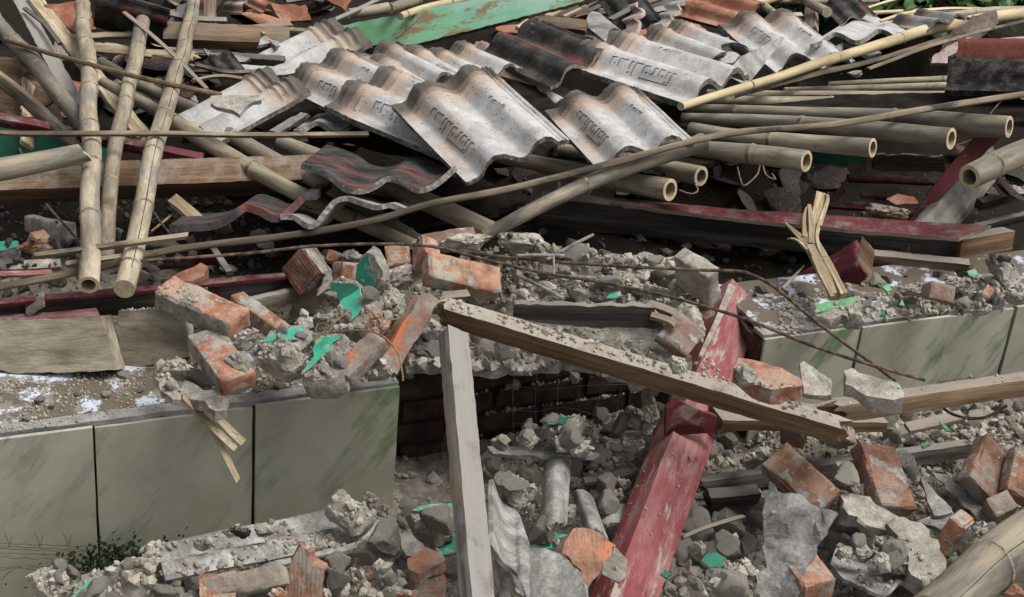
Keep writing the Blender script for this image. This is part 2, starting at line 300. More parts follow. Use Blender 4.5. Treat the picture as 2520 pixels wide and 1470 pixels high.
def solve_perp(E0, t, A, B, asp):
    """unit a,b perpendicular to t and to each other whose projections at E0 run to pixels A and B; both should lead away from the camera"""
    ref = Vector((0, 0, 1)) if abs(t.z) < .9 else Vector((1, 0, 0)); n1 = t.cross(ref).normalized(); n2 = t.cross(n1)
    p0 = Vector(proj(E0)); ta = Vector(A) - p0; tb = Vector(B) - p0; best = None
    def pr(v): return (Vector(proj(E0 + v * .02)) - p0) / .02
    for k in range(720):
        th = k * math.pi / 360; v = n1 * math.cos(th) + n2 * math.sin(th); bb = t.cross(v).normalized()
        q, r_ = pr(v), pr(bb)
        if r_.dot(tb) < 0: bb = -bb; r_ = -r_
        if q.length < 20 or r_.length < 20: continue
        s = 1.5 * q.normalized().dot(ta.normalized()) + .8 * r_.normalized().dot(tb.normalized())
        s -= 1.5 * max(0, .03 - v.dot(FW)) + 1.5 * max(0, .03 - bb.dot(FW))
        s -= .1 * abs(math.log((ta.length / q.length) / (tb.length / r_.length) / asp))
        if best is None or s > best[0]: best = (s, v, bb, ta.length / max(200, q.length), tb.length / max(200, r_.length))
    return best[1:]
def beam(name, label, E0, E1, A, B, m, cat='beam', group=None, maxw=.2, parent=None, minw=.012, plabel=None, asp=1.3, **k):
    P0 = Q(*E0) if len(E0) == 3 else Q(*E0, 0); P1 = Q(*E1) if len(E1) == 3 else Q(*E1, 0); t = P1 - P0; L = t.length; t.normalize()
    a, b, La, Lb = solve_perp(P0, t, A, B, asp); La = min(maxw, max(minw, La)); Lb = min(maxw, max(minw, Lb))
    if a.dot(FW) < -.35 or b.dot(FW) < -.35: print('WARN beam faces', name, label[:40], round(a.dot(FW), 2), round(b.dot(FW), 2))
    o = roughbox(P0, t, a, b, L, La, Lb, M[m] if isinstance(m, str) else m, name, parent=parent, **k)
    if parent is None: tag(o, label, cat, group)
    print('beam %-40s L%.2f a%.3f b%.3f' % (label[:40] if label else name, L, La, Lb)); return o
def cbox(name, label, V, A, B, Cc, l, m, cat='brick', group=None, size=None, chips=.5, rough=.0009, jag=(0, 0), coat=None, **k):
    """box from its visible corner V and three neighbour corners; A along the longest edge, Cc = thickness"""
    d = dref(*V) - l; P = PD(V[0], V[1], d); s = d / FPX
    a, b, c = [Vector((q[0] - V[0], q[1] - V[1])) for q in (A, B, Cc)]
    def cl(x, y): return x.dot(y)
    ab, ac, bc = cl(a, b), cl(a, c), cl(b, c)
    pr = -ab * ac * bc
    if pr <= 0 or abs(bc) < .02 * b.length * c.length:
        print('  cbox fallback', label[:40]); bc = min(bc, -.06 * b.length * c.length) ; ab = min(ab, -.1 * a.length * b.length); ac = min(ac, -.1 * a.length * c.length)
    za = math.sqrt(abs(ab * ac / bc)); za = max(.05 * a.length, min(za, 1.3 * a.length)); zb = -ab / za; zc = -ac / za
    if zc < 0: za, zb, zc = -za, -zb, -zc
    zb = max(-2.5 * b.length, min(2.5 * b.length, zb)); zc = max(-3 * c.length, min(3 * c.length, zc))
    X, Y, Z = [(XA * q.x - YA * q.y + ray(*V) * zz) * s for q, zz in ((a, za), (b, zb), (c, zc))]
    La, Lb, Lc = X.length, Y.length, Z.length
    x = X.normalized(); z = x.cross(Y).normalized(); z = z if z.dot(Z) > 0 else -z; y = z.cross(x); y = y if y.dot(Y) > 0 else -y
    print('cbox %-40s %.3f %.3f %.3f' % (label[:40], La, Lb, Lc))
    La, Lb, Lc = min(La, .26), min(Lb, .13), min(max(Lc, .038), .08)
    o = roughbox(P, x, y, z, La, Lb, Lc, M[m], name, rough=rough, jag=jag, rnd_=.0022, st=.006, seed=rnd.random() * 50, chips=chips * .012, coat=(coat or {'z0': .2, 'y0': .32, 'x0': .25}) if m.startswith('brick') else None, **k)
    return tag(o, label, cat, group)
def plane_px(poly, l, gx, gy):
    uc = sum(p[0] for p in poly) / len(poly); vc = sum(p[1] for p in poly) / len(poly); d0 = dref(uc, vc) - l
    P = [PD(uc + i, vc + j, d0 - gx * i / 100 - gy * j / 100) for i, j in ((0, 0), (60, 0), (0, 60))]
    n = (P[1] - P[0]).cross(P[2] - P[0]).normalized()
    if n.dot(FW) > 0: n = -n
    def f(u, v): r = ray(u, v); return CAM + r * ((P[0] - CAM).dot(n) / r.dot(n))
    return f, n, P
def slab(name, label, poly, l, gx, gy, th, m, ms=None, cat='fragment', group=None, jit=.003, face_rough=0, step=.014, parent=None, side_out=0, smooth=None, painted=None):
    """flat piece with real thickness; poly is the outline of its visible face"""
    m, ms = [{'tile_white': 'tile_plain', 'tile_grey': 'tile_plain_grey'}.get(q, q) for q in (m, ms)]
    f, n, P = plane_px(poly, l, gx, gy); pts = [f(*p) for p in poly]
    x = (pts[1] - pts[0]).normalized() if painted is None else (P[1] - P[0]).normalized()
    y = n.cross(x).normalized(); o = sum(pts, Vector()) / len(pts); Mx = frame(o, x, y, n); Mi = Mx.inverted(); loc = [Mi @ p for p in pts]
    if sum(a.x * b.y - b.x * a.y for a, b in zip(loc, loc[1:] + loc[:1])) < 0: loc.reverse()
    ring = []; sd_ = rnd.random() * 90
    for a, b in zip(loc, loc[1:] + loc[:1]):
        k = max(1, int((b - a).length / step))
        for i in range(k):
            p = a.lerp(b, i / k); p += Vector((nz(p, 45, sd_), nz(p, 45, sd_ + 5), 0)) * jit * 2 + Vector((nz(p, 150, sd_), nz(p, 150, sd_ + 5), 0)) * jit; p.z = 0; ring.append(p)
    nr = len(ring); bm = bmesh.new(); rows = []
    nl = max(1, int(th / .012)); outs = [0] + [side_out * (math.sin(math.pi * i / nl) + .5 * i / nl) for i in range(1, nl + 1)]
    cen = Vector((0, 0, 0))
    for i in range(nl + 1):
        row = []
        for p in ring:
            q = p.copy(); q.z = -th * i / nl
            if i and jit: q += Vector((nz((p.x, p.y, q.z), 60, sd_ + 2), nz((p.x, p.y, q.z), 60, sd_ + 7), nz((p.x, p.y, q.z), 60, sd_ + 8))) * jit * 2.2; q += (p - cen).normalized() * outs[i]
            row.append(bm.verts.new(q))
        rows.append(row)
    for i in range(nl):
        for j in range(nr):
            fc = bm.faces.new((rows[i][j], rows[i + 1][j], rows[i + 1][(j + 1) % nr], rows[i][(j + 1) % nr])); fc.material_index = 1
    ff = bm.faces.new(rows[0]); ff.material_index = 0; fb = bm.faces.new(rows[-1][::-1]); fb.material_index = 1
    t = bmesh.ops.triangulate(bm, faces=[ff, fb])
    if face_rough:
        for it in range(2):
            ed = [e for e in bm.edges if e.calc_length() > step * 1.1 and all(q.material_index == 0 or len(q.verts) == 3 for q in e.link_faces)]
            if ed: bmesh.ops.subdivide_edges(bm, edges=ed, cuts=1, use_grid_fill=False)
            bmesh.ops.triangulate(bm, faces=[q for q in bm.faces if len(q.verts) > 4])
        for v in bm.verts:
            if abs(v.co.z) < 1e-5: v.co.z += (nz(v.co, 18, sd_) + .6 * nz(v.co, 50, sd_) + .3 * nz(v.co, 110, sd_)) * face_rough
    bm.normal_update(); me = bpy.data.meshes.new(name); bm.to_mesh(me); bm.free()
    me.materials.append(M[m]); me.materials.append(M[ms or m])
    me.polygons.foreach_set('use_smooth', [True] * len(me.polygons)); me.set_sharp_from_angle(angle=R(34)); me.update()
    ob = mkobj(name, me, Mx if parent is None else parent.matrix_basis.inverted() @ Mx, parent)
    if parent is None: tag(ob, label, cat, group)
    elif label: ob['label'] = label
    return ob
def flake(name, parent, poly, l, gx, gy, m, th=.0025, label=None):
    o = slab(name, None, poly, l, gx, gy, th, m, 'mortar_light', parent=parent, jit=.0015, step=.01)
    if label: o['label'] = label
    return o
def tube(path, rad, nseg=14, caps=True):
    V = []; F = []; n = len(path); up = None
    for i, p in enumerate(path):
        t = (path[min(i + 1, n - 1)] - path[max(i - 1, 0)]).normalized()
        if up is None: up = t.orthogonal().normalized()
        up = (up - t * up.dot(t)).normalized(); w_ = t.cross(up)
        for j in range(nseg):
            a = 2 * math.pi * j / nseg; V.append(p + (up * math.cos(a) + w_ * math.sin(a)) * rad[i])
    F = grid_faces(n, nseg, 0, True); return V, F
def axisframe(pts):
    x = (pts[-1] - pts[0]).normalized(); y = x.orthogonal().normalized(); y = (FW - x * FW.dot(x)).normalized() if abs(FW.dot(x)) < .95 else y; z = x.cross(y)
    return frame(sum(pts, Vector()) / len(pts), x, y, z)
def bamboo(label, pts, rpx, m='bamboo', node=.26, open_ends=(False, False), group=None, name='bamboo_pole', cat='bamboo pole', phase=None, wallt=.33, crack=False, cut=(0, 0)):
    P = [Q(*p) if len(p) == 3 else Q(p[0], p[1], 0) for p in pts]; L = length(P); n = max(8, int(L / .018)); path = catmull(P, n)
    ph = rnd.random() * node if phase is None else phase; rad = []; s = 0; nodes = []
    r0, r1 = [rpx[i] * (pth - CAM).dot(FW) / FPX for i, pth in ((0, P[0]), (1, P[-1]))]
    # insert dense rings round the nodes
    dist = [0]
    for a, b in zip(path, path[1:]): dist.append(dist[-1] + (b - a).length)
    def at(s_):
        for i in range(len(dist) - 1):
            if s_ <= dist[i + 1]: return path[i].lerp(path[i + 1], (s_ - dist[i]) / max(1e-9, dist[i + 1] - dist[i]))
        return path[-1]
    ss = set(round(x, 5) for x in dist); k = ph
    while k < L:
        nodes.append(k)
        for dx in (-.02, -.009, -.005, -.0025, 0, .0025, .005, .009, .02):
            if 0 < k + dx < L: ss.add(round(k + dx, 5))
        k += node * (.85 + .3 * rnd.random())
    ss = sorted(ss); pp = [at(x) for x in ss]; bx = (P[-1] - P[0]).normalized(); sd_ = rnd.random() * 60
    def rr(x):
        r = r0 + (r1 - r0) * x / L
        for q in nodes:
            dd = (x - q)
            if abs(dd) < .03: r *= 1 + .075 * math.exp(-(dd / .006) ** 2) - .05 * math.exp(-((dd - .010) / .005) ** 2) + .02 * math.exp(-(dd / .02) ** 2)
        return r * (1 + .02 * nz((x, 0, 0), 6, sd_))
    nseg = 20; pp = [p + Vector((nz((x, 0, 0), 3, sd_), nz((x, 5, 0), 3, sd_), nz((x, 9, 0), 3, sd_))) * r0 * .38 for p, x in zip(pp, ss)]
    V, F = tube(pp, [rr(x) for x in ss], nseg); midx = [0] * len(F); nring = len(pp); eid = [-1] * len(F)
    for e in (0, 1):
        base = 0 if e == 0 else (nring - 1) * nseg; c = pp[0] if e == 0 else pp[-1]; t = (pp[1] - pp[0]).normalized() if e == 0 else (pp[-2] - pp[-1]).normalized()
        ring = [V[base + j] for j in range(nseg)]
        if cut[e]:
            ax = (ring[0] - c).normalized()
            for j in range(nseg): ring[j] = ring[j] + t * cut[e] * (1 + (ring[j] - c).normalized().dot(YA)) ; V[base + j] = ring[j]
        if open_ends[e]:
            o1 = len(V); V += [c + (q - c) * (1 - wallt) - t * .0005 + (t * 0) for q in ring]; o2 = len(V); V += [c + (q - c) * (1 - wallt) * .97 + t * .13 for q in ring]; o3 = len(V); V.append(c + t * .13)
            for j in range(nseg):
                a, b = j, (j + 1) % nseg; f1 = (base + a, base + b, o1 + b, o1 + a); f2 = (o1 + a, o1 + b, o2 + b, o2 + a); f3 = (o2 + a, o2 + b, o3)
                if e == 0: f1, f2, f3 = f1[::-1], f2[::-1], f3[::-1]
                F += [f1, f2, f3]; midx += [1, 2, 2]; eid += [e] * 3
        else:
            o3 = len(V); V.append(c)
            for j in range(nseg):
                f = (base + j, base + (j + 1) % nseg, o3); F.append(f if e else f[::-1]); midx.append(1); eid.append(e)
    k0 = [i for i, q in enumerate(midx) if q == 0]
    o = wobj(name, V, [F[i] for i in k0], M[m], None, axisframe(P)); tag(o, label, cat, group)
    for e in (0, 1):
        k1 = [i for i, q in enumerate(eid) if q == e]
        use = sorted({v for i in k1 for v in F[i]}); mp = {v: i for i, v in enumerate(use)}; wobj('cut_end', [V[v] for v in use], [tuple(mp[v] for v in F[i]) for i in k1], [M['bamboo_cut'], M['bamboo_in']], [midx[i] - 1 for i in k1], None, o)
    if crack:
        cr = []
        for i in range(3, len(pp) - 3, 2):
            t = (pp[i + 1] - pp[i - 1]).normalized(); d_ = (-ray(*proj(pp[i])) + YA * .25 + XA * .3 * crack); d_ = (d_ - t * d_.dot(t)).normalized(); cr.append(pp[i] + d_ * (rr(ss[i]) * 1.0))
        cr = catmull(cr[::3], len(cr)); a_, b_ = tube(cr, [.0007 + .0005 * nz((i, 0, 0), .4, sd_) for i in range(len(cr))], 6); wobj('crack', a_, b_, M['board_dark'], None, axisframe([cr[0], cr[-1]]), o)
    for q in nodes:
        if not .01 < q < L - .01: continue
        c = [at(q - .0045), at(q - .0015), at(q + .0015), at(q + .0045)]; i = min(range(len(ss)), key=lambda j: abs(ss[j] - q)); dv = pp[i] - at(ss[i]); rq = rr(q)
        a_, b_ = tube([x + dv for x in c], [rq * .985, rq * 1.015, rq * 1.012, rq * .98], nseg); wobj('node_ring', a_, b_, M['bamboo_node'], None, axisframe([x + dv for x in c]), o)
    return o
def rod(label, pts, rpx, m='rust', name='steel_rod', cat='steel rod', group=None, rough=.15, parent=None, tapered=False):
    P = [Q(*p) if len(p) == 3 else Q(p[0], p[1], 0) for p in pts]; n = max(6, int(length(P) / .012)); path = catmull(P, n)
    r = rpx * (P[0] - CAM).dot(FW) / FPX; sd_ = rnd.random() * 60
    V, F = tube(path, [r * (1 + rough * nz((i, 0, 0), .9, sd_)) * (1 - (.6 * i / n if tapered else 0)) for i in range(n)], 8)
    F += [tuple(range(8))[::-1], tuple(range(len(V) - 8, len(V)))]
    o = wobj(name, V, F, M[m] if isinstance(m, str) else m, None, axisframe(P), parent)
    return tag(o, label, cat, group) if parent is None else o
def strip(label, pts, wpx, thk=.006, m='bamboo_strip', name='bamboo_strip', cat='bamboo strip', group=None, half=True, w1=None, face=.5, parent=None, jag=True):
    """split bamboo lath: shallow half-pipe section swept along a path"""
    P = [Q(*p) if len(p) == 3 else Q(p[0], p[1], 0) for p in pts]; n = max(6, int(length(P) / .015)); path = catmull(P, n); V = []; sd_ = rnd.random() * 60
    sec = [(-1, 0), (-.6, .35), (0, .5), (.6, .35), (1, 0), (.9, -.5), (.5, -.15), (0, -.02), (-.5, -.15), (-.9, -.5)] if half else [(-1, .5), (1, .5), (1, -.5), (-1, -.5)]
    k = len(sec); up0 = (Vector((0, 0, 1)) * (1 - face) - FW * face).normalized()
    for i, p in enumerate(path):
        t = (path[min(i + 1, n - 1)] - path[max(i - 1, 0)]).normalized(); side = t.cross(up0).normalized(); nn = side.cross(t)
        d = (p - CAM).dot(FW); wv = wpx + ((w1 - wpx) if w1 else 0) * i / (n - 1); hw = wv / 2 * d / FPX * (1 + .12 * nz((i * .2, 0, 0), 1, sd_))
        for (a, b) in sec: V.append(p + side * hw * a + nn * thk * b)
    if jag:
        for e in (0, n - 1):
            t = (path[1] - path[0]).normalized() * (1 if e == 0 else -1)
            for j in range(k): V[e * k + j] = V[e * k + j] + t * (.012 * (.5 + nz((j, e, 0), 3.1, sd_)))
    F = grid_faces(n, k, 0, True); F += [tuple(range(k))[::-1], tuple(range(len(V) - k, len(V)))]
    o = wobj(name, V, F, M[m], None, axisframe(P), parent)
    return tag(o, label, cat, group) if parent is None else o
def rock_mesh(seed, sub=3, rough=.07, facets=11, name='rubble_chunk', m='mortar'):
    r = random.Random(seed); bm = bmesh.new(); bmesh.ops.create_icosphere(bm, subdivisions=sub, radius=1)
    pl = []
    for i in range(facets):
        n = Vector((r.gauss(0, 1), r.gauss(0, 1), r.gauss(0, 1))).normalized(); pl.append((n, .48 + .38 * r.random()))
    for v in bm.verts:
        d = v.co.normalized(); q = min([h / d.dot(n) for n, h in pl if d.dot(n) > .05] + [1.15])
        q *= 1 + rough * (noise.noise(d * 2.2 + Vector((seed, 0, 0))) + .8 * noise.noise(d * 5.5 + Vector((seed, 3, 0))) + .6 * noise.noise(d * 12 + Vector((0, seed, 0))) + .35 * noise.noise(d * 26 + Vector((0, seed, 4))))
        v.co = d * q
    me = bpy.data.meshes.new(name); bm.to_mesh(me); bm.free(); me.materials.append(M[m]); me.polygons.foreach_set('use_smooth', [True] * len(me.polygons)); me.set_sharp_from_angle(angle=R(30)); me.update(); return me
def rock(label, u, v, su, sv, l, m='mortar', seed=None, name='rubble_chunk', cat='rubble chunk', group=None, rot=0, depth=1.0, facets=9, rough=.15, sub=4):
    seed = seed if seed is not None else rnd.randint(1, 9999); me = rock_mesh(seed, sub, rough, facets, name, m)
    d = dref(u, v) - l; s = d / FPX / 2; c = math.cos(R(rot)); sn = math.sin(R(rot))
    # normalise extents along the picture axes of the piece
    co_ = np.array([tuple(x.co) for x in me.vertices]); ext = (co_.max(0) - co_.min(0)) / 2; mid = (co_.max(0) + co_.min(0)) / 2; co_ = (co_ - mid) / ext
    me.vertices.foreach_set('co', (co_ * np.array([su * s, (su + sv) / 2 * s * depth, sv * s])).astype('f').ravel()); me.update()
    X = XA * c + YA * sn; Z = -XA * sn + YA * c; Mx = frame(PD(u, v, d), X, FW, Z)
    return tag(mkobj(name, me, Mx), label, cat, group)
def resample(P, n):
    L = length(P); out = []; acc = 0; i = 0; seg = (P[1] - P[0]).length
    for k in range(n):
        s = L * k / (n - 1)
        while i < len(P) - 2 and s > acc + seg: acc += seg; i += 1; seg = (P[i + 1] - P[i]).length
        out.append(P[i].lerp(P[i + 1], min(1, (s - acc) / max(1e-9, seg))))
    return out
def ribbon(name, label, path, ext, th, m, me_='tile_edge', cat='sheet', group=None, jag=(0, 0), crumple=0, smoothp=True, mats2=None):
    """wavy sheet: a profile of pixels+lift swept by ext=(du,dv,dl)"""
    m = {'tile_white': 'tile_plain', 'tile_grey': 'tile_plain_grey'}.get(m, m)
    P = [Q(*p) for p in path]; P = catmull(P, len(P) * 8) if smoothp else P; P = resample(P, 60)
    P2 = [Q(p[0] + ext[0], p[1] + ext[1], p[2] + ext[2]) for p in path]; mid = (P2[len(P2) // 2] - P[len(P) // 2])
    e = Q(path[0][0] + ext[0], path[0][1] + ext[1], path[0][2] + ext[2]) - Q(*path[0]); e2 = P2[-1] - Q(*path[-1])
    L = e.length; nn = max(4, int(L / .012)); G = []; sd_ = rnd.random() * 60; npt = len(P)
    for j in range(nn + 1):
        row = []
        for i in range(npt):
            s = i / (npt - 1); k = j / nn; ev = e.lerp(e2, s)
            j0 = jag[0] * (.5 + nz((s * 6, 0, 0), 1, sd_)) + jag[0] * .4 * nz((s * 25, 0, 0), 1, sd_); j1 = jag[1] * (.5 + nz((s * 6, 4, 0), 1, sd_)) + jag[1] * .4 * nz((s * 25, 4, 0), 1, sd_)
            kk = j0 + k * (1 - j0 - j1); q = P[i] + ev * kk
            q += Vector((nz(q, 9, sd_), nz(q, 9, sd_ + 4), nz(q, 9, sd_ + 8))) * crumple; row.append(q)
        G.append(row)
    V = []; N_ = []
    for j in range(nn + 1):
        for i in range(npt):
            a = G[j][min(i + 1, npt - 1)] - G[j][max(i - 1, 0)]; b = G[min(j + 1, nn)][i] - G[max(j - 1, 0)][i]; n = a.cross(b).normalized(); N_.append(n); V.append(G[j][i])
    sg = 1 if sum(n.dot(-FW) + n.z for n in N_) > 0 else -1; n0 = len(V); V += [v - n * sg * th for v, n in zip(V[:n0], N_)]
    F = grid_faces(nn + 1, npt); F2 = [tuple(x + n0 for x in f[::-1]) for f in F]
    if sg < 0: F = [f[::-1] for f in F]; F2 = [f[::-1] for f in F2]
    midx = [0] * (len(F) + len(F2)); E = []
    bd = [j * npt for j in range(nn + 1)] + [nn * npt + i for i in range(1, npt)] + [j * npt + npt - 1 for j in range(nn - 1, -1, -1)] + [i for i in range(npt - 2, 0, -1)]
    for a, b in zip(bd, bd[1:] + bd[:1]): E.append((a, b, b + n0, a + n0) if sg > 0 else (b, a, a + n0, b + n0))
    midx += [1] * len(E); Mx = frame(G[0][0], *(lambda x, y: (x, y, x.cross(y)))(e.normalized(), (lambda y: (y - e.normalized() * y.dot(e.normalized())).normalized())(P[-1] - P[0])))
    o = wobj(name, V, F + F2 + E, [M[m], M[me_]], midx, Mx); return tag(o, label, cat, group)
def wave2(a, b, lift0, lift1, amp, waves, n=24, flat=.12):
    """pixel profile between a and b with height amp px upward"""
    out = []
    for i in range(n + 1):
        s = i / n; h = 0
        if s > flat: q = (s - flat) / (1 - flat) * waves; h = (math.sin(math.pi * 2 * (q - .25)) * .5 + .5)
        out.append((a[0] + (b[0] - a[0]) * s, a[1] + (b[1] - a[1]) * s - amp * h, lift0 + (lift1 - lift0) * s))
    return out
# ---- interlocking roof tile (head edge with three ridges, flat left lap, two rolls, railed right lap)
PROF = [(0, 0), (.13, 0), (.17, .012), (.22, .032), (.29, .042), (.36, .040), (.44, .026), (.52, .010), (.57, .008), (.63, .022), (.70, .040), (.77, .043), (.84, .034), (.89, .016), (.92, .010), (.935, .017), (.95, .010), (.965, .016), (.98, .009), (1, .010)]
_ps = np.linspace(0, 1, 201); _ph = np.interp(_ps, [q[0] for q in PROF], [q[1] for q in PROF]); _k = np.exp(-(np.arange(-6, 7) / 3.2) ** 2); _k /= _k.sum()
_sm = np.convolve(np.pad(_ph, 6, mode='edge'), _k, 'valid'); _ph = np.where(_ps < .9, _sm, _ph)
def prof(s): return float(np.interp(s, _ps, _ph))
TXT = [[(390, 495), (480, 455), (550, 512)], [(458, 528), (472, 542)], [(468, 585), (575, 542), (625, 588), (640, 612), (660, 605), (680, 640)], [(605, 715), (715, 675), (742, 700)], [(556, 722), (590, 746)],
       [(600, 800), (620, 775), (655, 775), (680, 760), (765, 730), (848, 805)], [(760, 875), (860, 835), (930, 890)], [(795, 898), (835, 922)], [(845, 955), (900, 982), (935, 975), (955, 955), (985, 950), (1015, 975)],
       [(940, 1045), (1045, 1010), (1100, 1062)], [(975, 1080), (1015, 1090)], [(1155, 1122), (1120, 1095), (1020, 1135)], [(970, 1145), (1012, 1172)], [(685, 888), (1000, 1205), (1060, 1190), (1180, 1150), (1215, 1190)]]
TXT2 = [[(1590, 275), (1630, 255)], [(1620, 290), (1655, 265), (1672, 285)], [(1650, 320), (1660, 330)], [(1660, 370), (1690, 330), (1715, 352)], [(1690, 380), (1730, 350), (1745, 370)], [(1715, 410), (1770, 380)], [(1735, 430), (1790, 405), (1810, 428)], [(1790, 470), (1830, 440), (1850, 460)], [(1815, 490), (1860, 470), (1890, 492)], [(1840, 515), (1875, 500)]]
def tile(label, HL, HR, FL, l, m='tile_white', nearfoot=True, ratio=1.28, amp=1.15, text=1.0, trunc=1.0, W=None, cat='roof tile', group=None, breakf=None, ridges=True, edge='tile_edge', tint=None, smax=1.0, zs=None):
    d = dref(*HL) - l; s = d / FPX; b = Vector((HR[0] - HL[0], HR[1] - HL[1])); c = Vector((FL[0] - HL[0], FL[1] - HL[1]))
    # weak-perspective pose: |b|^2+zb^2=k^2, |c|^2+zc^2=(ratio k)^2, b.c+zb zc=0
    B2, C2, D = b.length_squared, c.length_squared, b.dot(c); best = None
    for i in range(1, 4000):
        zc = (-1 if nearfoot else 1) * i * .25; zb = -D / zc; e = (C2 + zc * zc) - ratio ** 2 * (B2 + zb * zb)
        if best is None or abs(e) < best[0]: best = (abs(e), zb, zc)
    _, zb, zc = best
    if zs: zb, zc = zs
    r0 = ray(*HL); P = PD(HL[0], HL[1], d); X = (XA * b.x - YA * b.y + r0 * zb) * s; Y = (XA * c.x - YA * c.y + r0 * zc) * s
    Wd, Ln = X.length, Y.length; x = X.normalized(); n = Y.cross(X).normalized(); y = x.cross(-n).normalized(); y = y if y.dot(Y) > 0 else -y
    print('tile %-44s W%.3f L%.3f zb%.0f zc%.0f n%.2f,%.2f' % (label[:44], Wd, Ln, zb, zc, n.dot(-FW), n.z))
    if n.dot(FW) > 0: n = -n
    k = Wd / .33; nx, ny = 56, 46; V = []; sd_ = rnd.random() * 80; Lt = Ln * trunc
    def hgt(sx, t):
        h = prof(sx) * amp * k
        if ridges:
            for q in (.030, .058, .086): h += .011 * k * math.exp(-((t / k - q) / .0055) ** 2) * (1 if .12 < sx < .9 else .2)
            h += .004 * k * max(0, 1 - t / k / .095)
        return h
    def endt(sx): return breakf(sx) if breakf else 1.0
    for j in range(ny + 1):
        q = j / ny; q = q * q * .5 + q * .5
        for i in range(nx + 1):
            sx = i / nx * smax; t = Lt * q * endt(sx); e0 = 0
            if j == 0: e0 = .007 * (nz((sx * 9, 0, 0), 1, sd_) + .6 * nz((sx * 30, 0, 0), 1, sd_))
            if j == ny: e0 = .004 * nz((sx * 22, 5, 0), 1, sd_) + (.012 * nz((sx * 14, 5, 0), 1, sd_) if breakf else 0)
            h = hgt(sx, t) + .0012 * nz((sx * 5, t * 14, 0), 1, sd_) + (.003 * nz((sx * 26, t * 70, 0), 1, sd_) if t < .035 else 0)
            V.append(Vector((sx * Wd, -(t + e0), h)))
    n0 = len(V); th = .0155 * k; V += [Vector((v.x, v.y, v.z - th - .002 * nz((v.x, v.y, 0), 40, sd_))) for v in V]
    F = grid_faces(ny + 1, nx + 1); F = [f[::-1] for f in F]; F2 = [tuple(q + n0 for q in f[::-1]) for f in F]; mi = [0] * (len(F) * 2); E = []; w1 = nx + 1
    bd = [j * w1 for j in range(ny + 1)] + [ny * w1 + i for i in range(1, w1)] + [j * w1 + nx for j in range(ny - 1, -1, -1)] + [i for i in range(nx - 1, 0, -1)]
    for a, b_ in zip(bd, bd[1:] + bd[:1]): E.append((a, a + n0, b_ + n0, b_)[::-1])
    Mx = frame(P, x, -y, n); me = mkmesh('roof_tile', V, F + F2 + E, [M[m], M[edge]], mi + [1] * len(E))
    bmx = bmesh.new(); bmx.from_mesh(me); bmesh.ops.recalc_face_normals(bmx, faces=bmx.faces); bmx.to_mesh(me); bmx.free()
    o = tag(mkobj('roof_tile', me, Mx), label, cat, group)
    if text:
        h0 = Vector((965, 263)); bb = Vector((248, -91)); cc = Vector((163, 174)); det = bb.x * cc.y - bb.y * cc.x
        for name, strokes, zo, lim in (('pressed_lettering', TXT, .036, text), ('pressed_date', TXT2, .036, text)):
            TV = []; TF = []
            for st in strokes:
                pts = []
                for (px, py) in st:
                    dx = (1040 + px / 8.165) * .9722 - h0.x; dy = (220 + py / 8.165) * .9722 + 24 - h0.y
                    ss = (dx * cc.y - dy * cc.x) / det; tt = (bb.x * dy - bb.y * dx) / det; pts.append((ss, tt))
                for (s1, t1), (s2, t2) in zip(pts, pts[1:]):
                    if max(t1, t2) > min(trunc, lim) * .98: continue
                    ln = math.hypot((s2 - s1) * Wd, (t2 - t1) * Ln); kk = max(1, int(ln / .004)); wd = .0009 if name == 'pressed_lettering' else .0005
                    dx, dy = (s2 - s1) * Wd, -(t2 - t1) * Ln; nrm = Vector((-dy, dx, 0)).normalized() * wd; base = len(TV)
                    for i in range(kk + 1):
                        sx = s1 + (s2 - s1) * i / kk; t = (t1 + (t2 - t1) * i / kk) * Ln; c_ = Vector((sx * Wd, -t, hgt(sx, t) + .0016)); TV += [c_ - nrm, c_ + nrm, c_ + nrm - Vector((0, 0, .002)), c_ - nrm - Vector((0, 0, .002))]
                    TF += grid_faces(kk + 1, 4, base, True)
            if TV: mkobj(name, mkmesh(name, TV, TF, M['groove'], smooth=False), Matrix.Identity(4), o)
    return o
# ---------------------------------------------------------------- ground
CP = [(0, 1500, 0), (600, 1500, .0), (1260, 1500, -.01), (1900, 1500, 0), (2520, 1500, .03), (200, 1380, .02), (700, 1350, .05), (1000, 1300, .05), (1300, 1300, .05), (1600, 1380, .03), (1950, 1350, .05), (2300, 1350, .06),
      (2000, 1220, .10), (2400, 1200, .13), (2200, 1090, .17), (2480, 1060, .2), (1800, 1120, .10), (1500, 1130, .10), (1350, 1180, .08), (1150, 1230, .06), (1650, 1100, .13), (1950, 1080, .15),
      (200, 860, .28), (600, 860, .31), (850, 850, .33), (1000, 850, .27), (1250, 840, .26), (1380, 860, .24), (1150, 820, .26), (1280, 745, .33), (1450, 735, .33), (1600, 715, .32), (1750, 760, .25), (1500, 650, .36), (1300, 640, .36), (1650, 650, .32),
      (1100, 700, .34), (900, 740, .33), (2000, 760, .34), (2200, 720, .35), (2450, 690, .38), (100, 700, .28), (300, 670, .26), (80, 600, .24), (450, 640, .2), (600, 620, .12), (900, 560, -.12), (1100, 540, -.12), (1500, 540, -.15), (1800, 590, -.12), (2050, 500, -.1), (2300, 480, .0), (2450, 620, .28),
      (120, 500, .1), (400, 500, .05), (300, 300, .1), (600, 300, .15), (1000, 300, .12), (1400, 300, .12), (1700, 250, .12), (2100, 280, .0), (2400, 200, .1), (300, 100, .28), (800, 60, .3), (1300, 80, .3), (1800, 60, .3), (2300, 60, .28), (600, 10, .3), (1500, -40, .25), (2200, -60, .1), (0, 100, .1), (0, 300, 0)]
CPW_ = np.array([tuple(PZ(u, v, z)) for u, v, z in CP])
